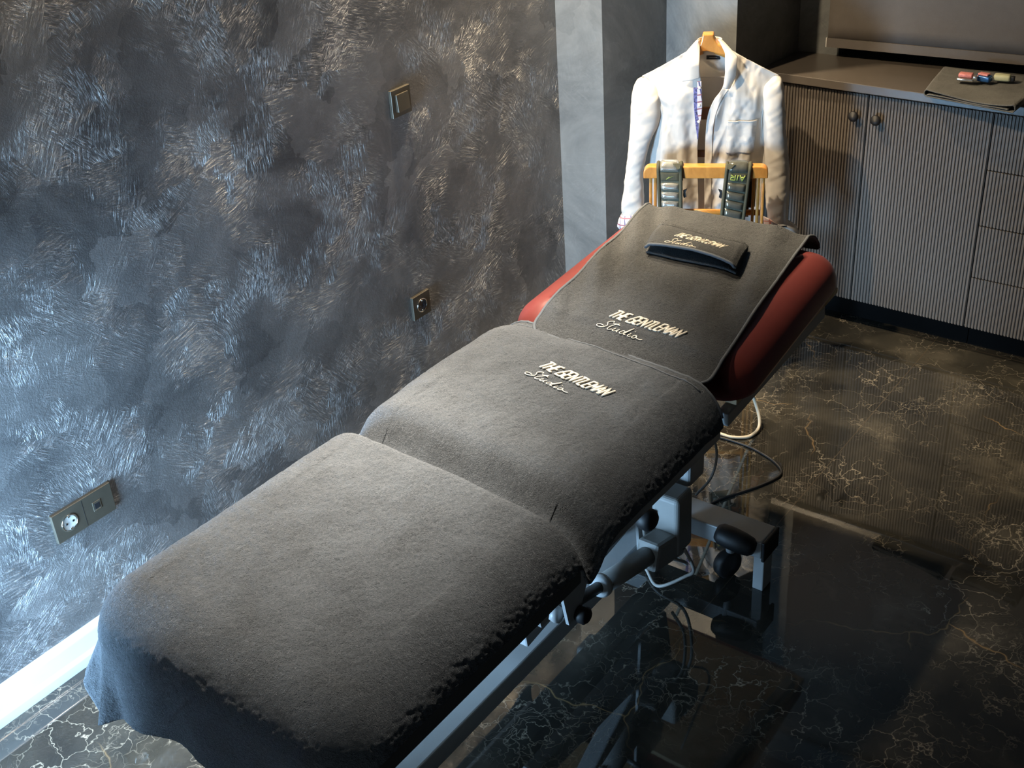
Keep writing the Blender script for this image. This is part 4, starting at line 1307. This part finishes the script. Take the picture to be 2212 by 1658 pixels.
def strap(name, cl, w, rib_mat, label, tilt, seed, front_end):
    """cl: centre line X as a function of distance s below the rail on the front side"""
    t = empty(name, VM @ Vector((cl(0.1), FY - 0.02, 0.60)), VA, label, 'strap', 'ribbed straps over the wooden rail')
    t.rotation_euler = (0, 0, VA)
    rr = 0.0205
    path = []
    for k in range(12):
        path.append((FY + rr + 0.004, 0.56 + 0.165 * k / 11))
    for k in range(1, 14):
        a = PI * k / 14; path.append((FY + rr * math.cos(a), 0.7265 + rr * 1.0 * math.sin(a)))
    nfr = 44
    for k in range(nfr + 1):
        f = k / nfr; path.append((FY - rr - 0.030 * math.sin(f * 1.5), 0.7265 - front_end * f))
    top = 12 + 6
    P = np.zeros((9, len(path), 3))
    for j, (y, z) in enumerate(path):
        s = max(0.0, 0.745 - z) if j > top else 0
        for i in range(9):
            u = i / 8 - 0.5
            ww = w * (1 - 0.35 * s)
            P[i, j] = (cl(s) + ww * u, y, z + tilt * ww * u * min(1, s / 0.1))
    lgrid('strap_backing', P, M['strap_cloth'], t, 0.004, 0)
    for i in (0, 8):
        pts = [tuple(P[i, j]) for j in range(8, len(path))]
        LB().tube([(x, y - 0.002, z) for x, y, z in pts], 0.0056, 10).build('edge_webbing', M['olive'], t, True)

    def at(s, u, lift):
        z0 = 0.7265 - s
        j = 25 + s / front_end * nfr
        j0 = int(min(max(0, math.floor(j)), len(path) - 2)); f = j - j0
        uu_ = (u + 0.5) * 8; i0 = int(min(7, max(0, math.floor(uu_)))); g = uu_ - i0
        p = (P[i0, j0] * (1 - g) + P[i0 + 1, j0] * g) * (1 - f) + (P[i0, j0 + 1] * (1 - g) + P[i0 + 1, j0 + 1] * g) * f
        return (p[0], p[1] - lift, p[2])

    def pillow(s0, s1, hgt, nm, mat, pinch=0.0):
        P2 = np.zeros((17, 13, 3))
        for i in range(17):
            for j in range(13):
                u = i / 16 * 2 - 1; v = j / 12 * 2 - 1
                e = 1 - pinch * abs(u) ** 2.2
                f = max(0, (1 - abs(u) ** 5) * (1 - abs(v) ** 3)) ** 0.5
                P2[i, j] = at((s0 + s1) / 2 + (s1 - s0) / 2 * v * e, u * 0.40, 0.003 + hgt * f)
        return lgrid(nm, P2, mat, t, 0)
    # rib over the top of the rail
    P2 = np.zeros((17, 13, 3))
    for i in range(17):
        for j in range(13):
            u = i / 16 * 2 - 1; v = j / 12 * 2 - 1
            a = PI * (0.5 + (v * 0.34) + 0.16)
            f = max(0, (1 - abs(u) ** 5) * (1 - abs(v) ** 3)) ** 0.5
            q = rr + 0.003 + 0.006 * f
            P2[i, j] = (cl(0) + w * 0.40 * u, FY + q * math.cos(a), 0.7265 + q * math.sin(a))
    lgrid('bubble_rib', P2, rib_mat, t, 0)
    pillow(0.003, 0.029, 0.0025, 'print_band', M['olive'])
    s = 0.034
    while s < front_end - 0.02:
        pillow(s, s + 0.0235, 0.0085, 'bubble_rib', rib_mat, 0.25 if rib_mat is M['bubble'] else 0.05)
        s += 0.0275
    # folded cloth tab at the top corner and a small buckle on the side
    LB().prism([(0.010, 0.0), (0.034, 0.0), (0.034, -0.020), (0.026, -0.026)], 0.0, 0.003, lambda a, b, h: (cl(0) + a * (1 if seed == 1 else -1), FY - 0.020 + b * 0.35 - h, 0.752 + b * 0.6)).build('cloth_tab', M['olive'], t)
    sd = 1 if seed == 1 else -1
    bx = cl(0.075) + sd * (w / 2 + 0.006)
    LB().prism([(0, 0.010), (0.012, 0.016), (0.007, 0.004), (0.010, -0.010), (0.002, -0.014), (0, -0.006)], -0.004, 0.004, lambda a, b, h: (bx + sd * a, FY - 0.024 + h, 0.655 + b)).build('side_buckle', M['black'], t)
    return t, at


t1, at1 = strap('ribbed_strap', lambda s: -0.106 + 0.035 * s, 0.070, M['bubble'], 'left ribbed strap with clear bubbles and small tick mark over the wooden rail', -0.02, 1, 0.25)
t2, at2 = strap('ribbed_strap', lambda s: 0.105 - 0.085 * s, 0.070, M['smoke'], 'right ribbed strap with smoky bubbles and upside-down lime letters over the wooden rail', -0.22, 2, 0.27)


def print_shape(at, poly, name, t):
    m = LB(); vs = []
    for a, b in poly: vs.append(at(b, a, 0.0068))
    for a, b in poly: vs.append(at(b, a, 0.0060))
    n = len(poly)
    m.add(vs, [tuple(range(n)), tuple(reversed(range(n, 2 * n)))] + [(i, (i + 1) % n, n + (i + 1) % n, n + i) for i in range(n)])
    m.build(name, M['lime'], t)


print_shape(at1, [(-0.16, 0.0235), (-0.06, 0.0205), (0.20, 0.0120), (0.02, 0.0180), (-0.02, 0.0150), (-0.10, 0.0190)], 'tick_mark', t1)
# the three letters read upside down on the hanging strap
m = LB()
for poly in ([(0.33, 0.008), (0.22, 0.024), (0.11, 0.008)], [(0.03, 0.008), (0.0, 0.024)], [(-0.09, 0.008), (-0.09, 0.024), (-0.27, 0.024), (-0.27, 0.016), (-0.10, 0.016), (-0.29, 0.008)], [(0.27, 0.014), (0.16, 0.014)]):
    pts = []
    for (a, b), (c, d) in zip(poly[:-1], poly[1:]):
        for k in range(4): pts.append(at2(b + (d - b) * k / 4, a + (c - a) * k / 4, 0.0062))
    pts.append(at2(poly[-1][1], poly[-1][0], 0.0062))
    m.tube(pts, 0.0021, 6)
m.build('upside_down_lettering', M['lime'], t2, True)
# dark tail of the right strap hanging behind the rail
P = np.zeros((8, 20, 3))
for i in range(8):
    for j in range(20):
        P[i, j] = (0.118 + 0.040 * i / 7, FY + 0.032 + 0.006 * math.sin(i), 0.715 - 0.125 * j / 19)
lgrid('strap_tail', P, M['black'], t2, 0.003, 0)
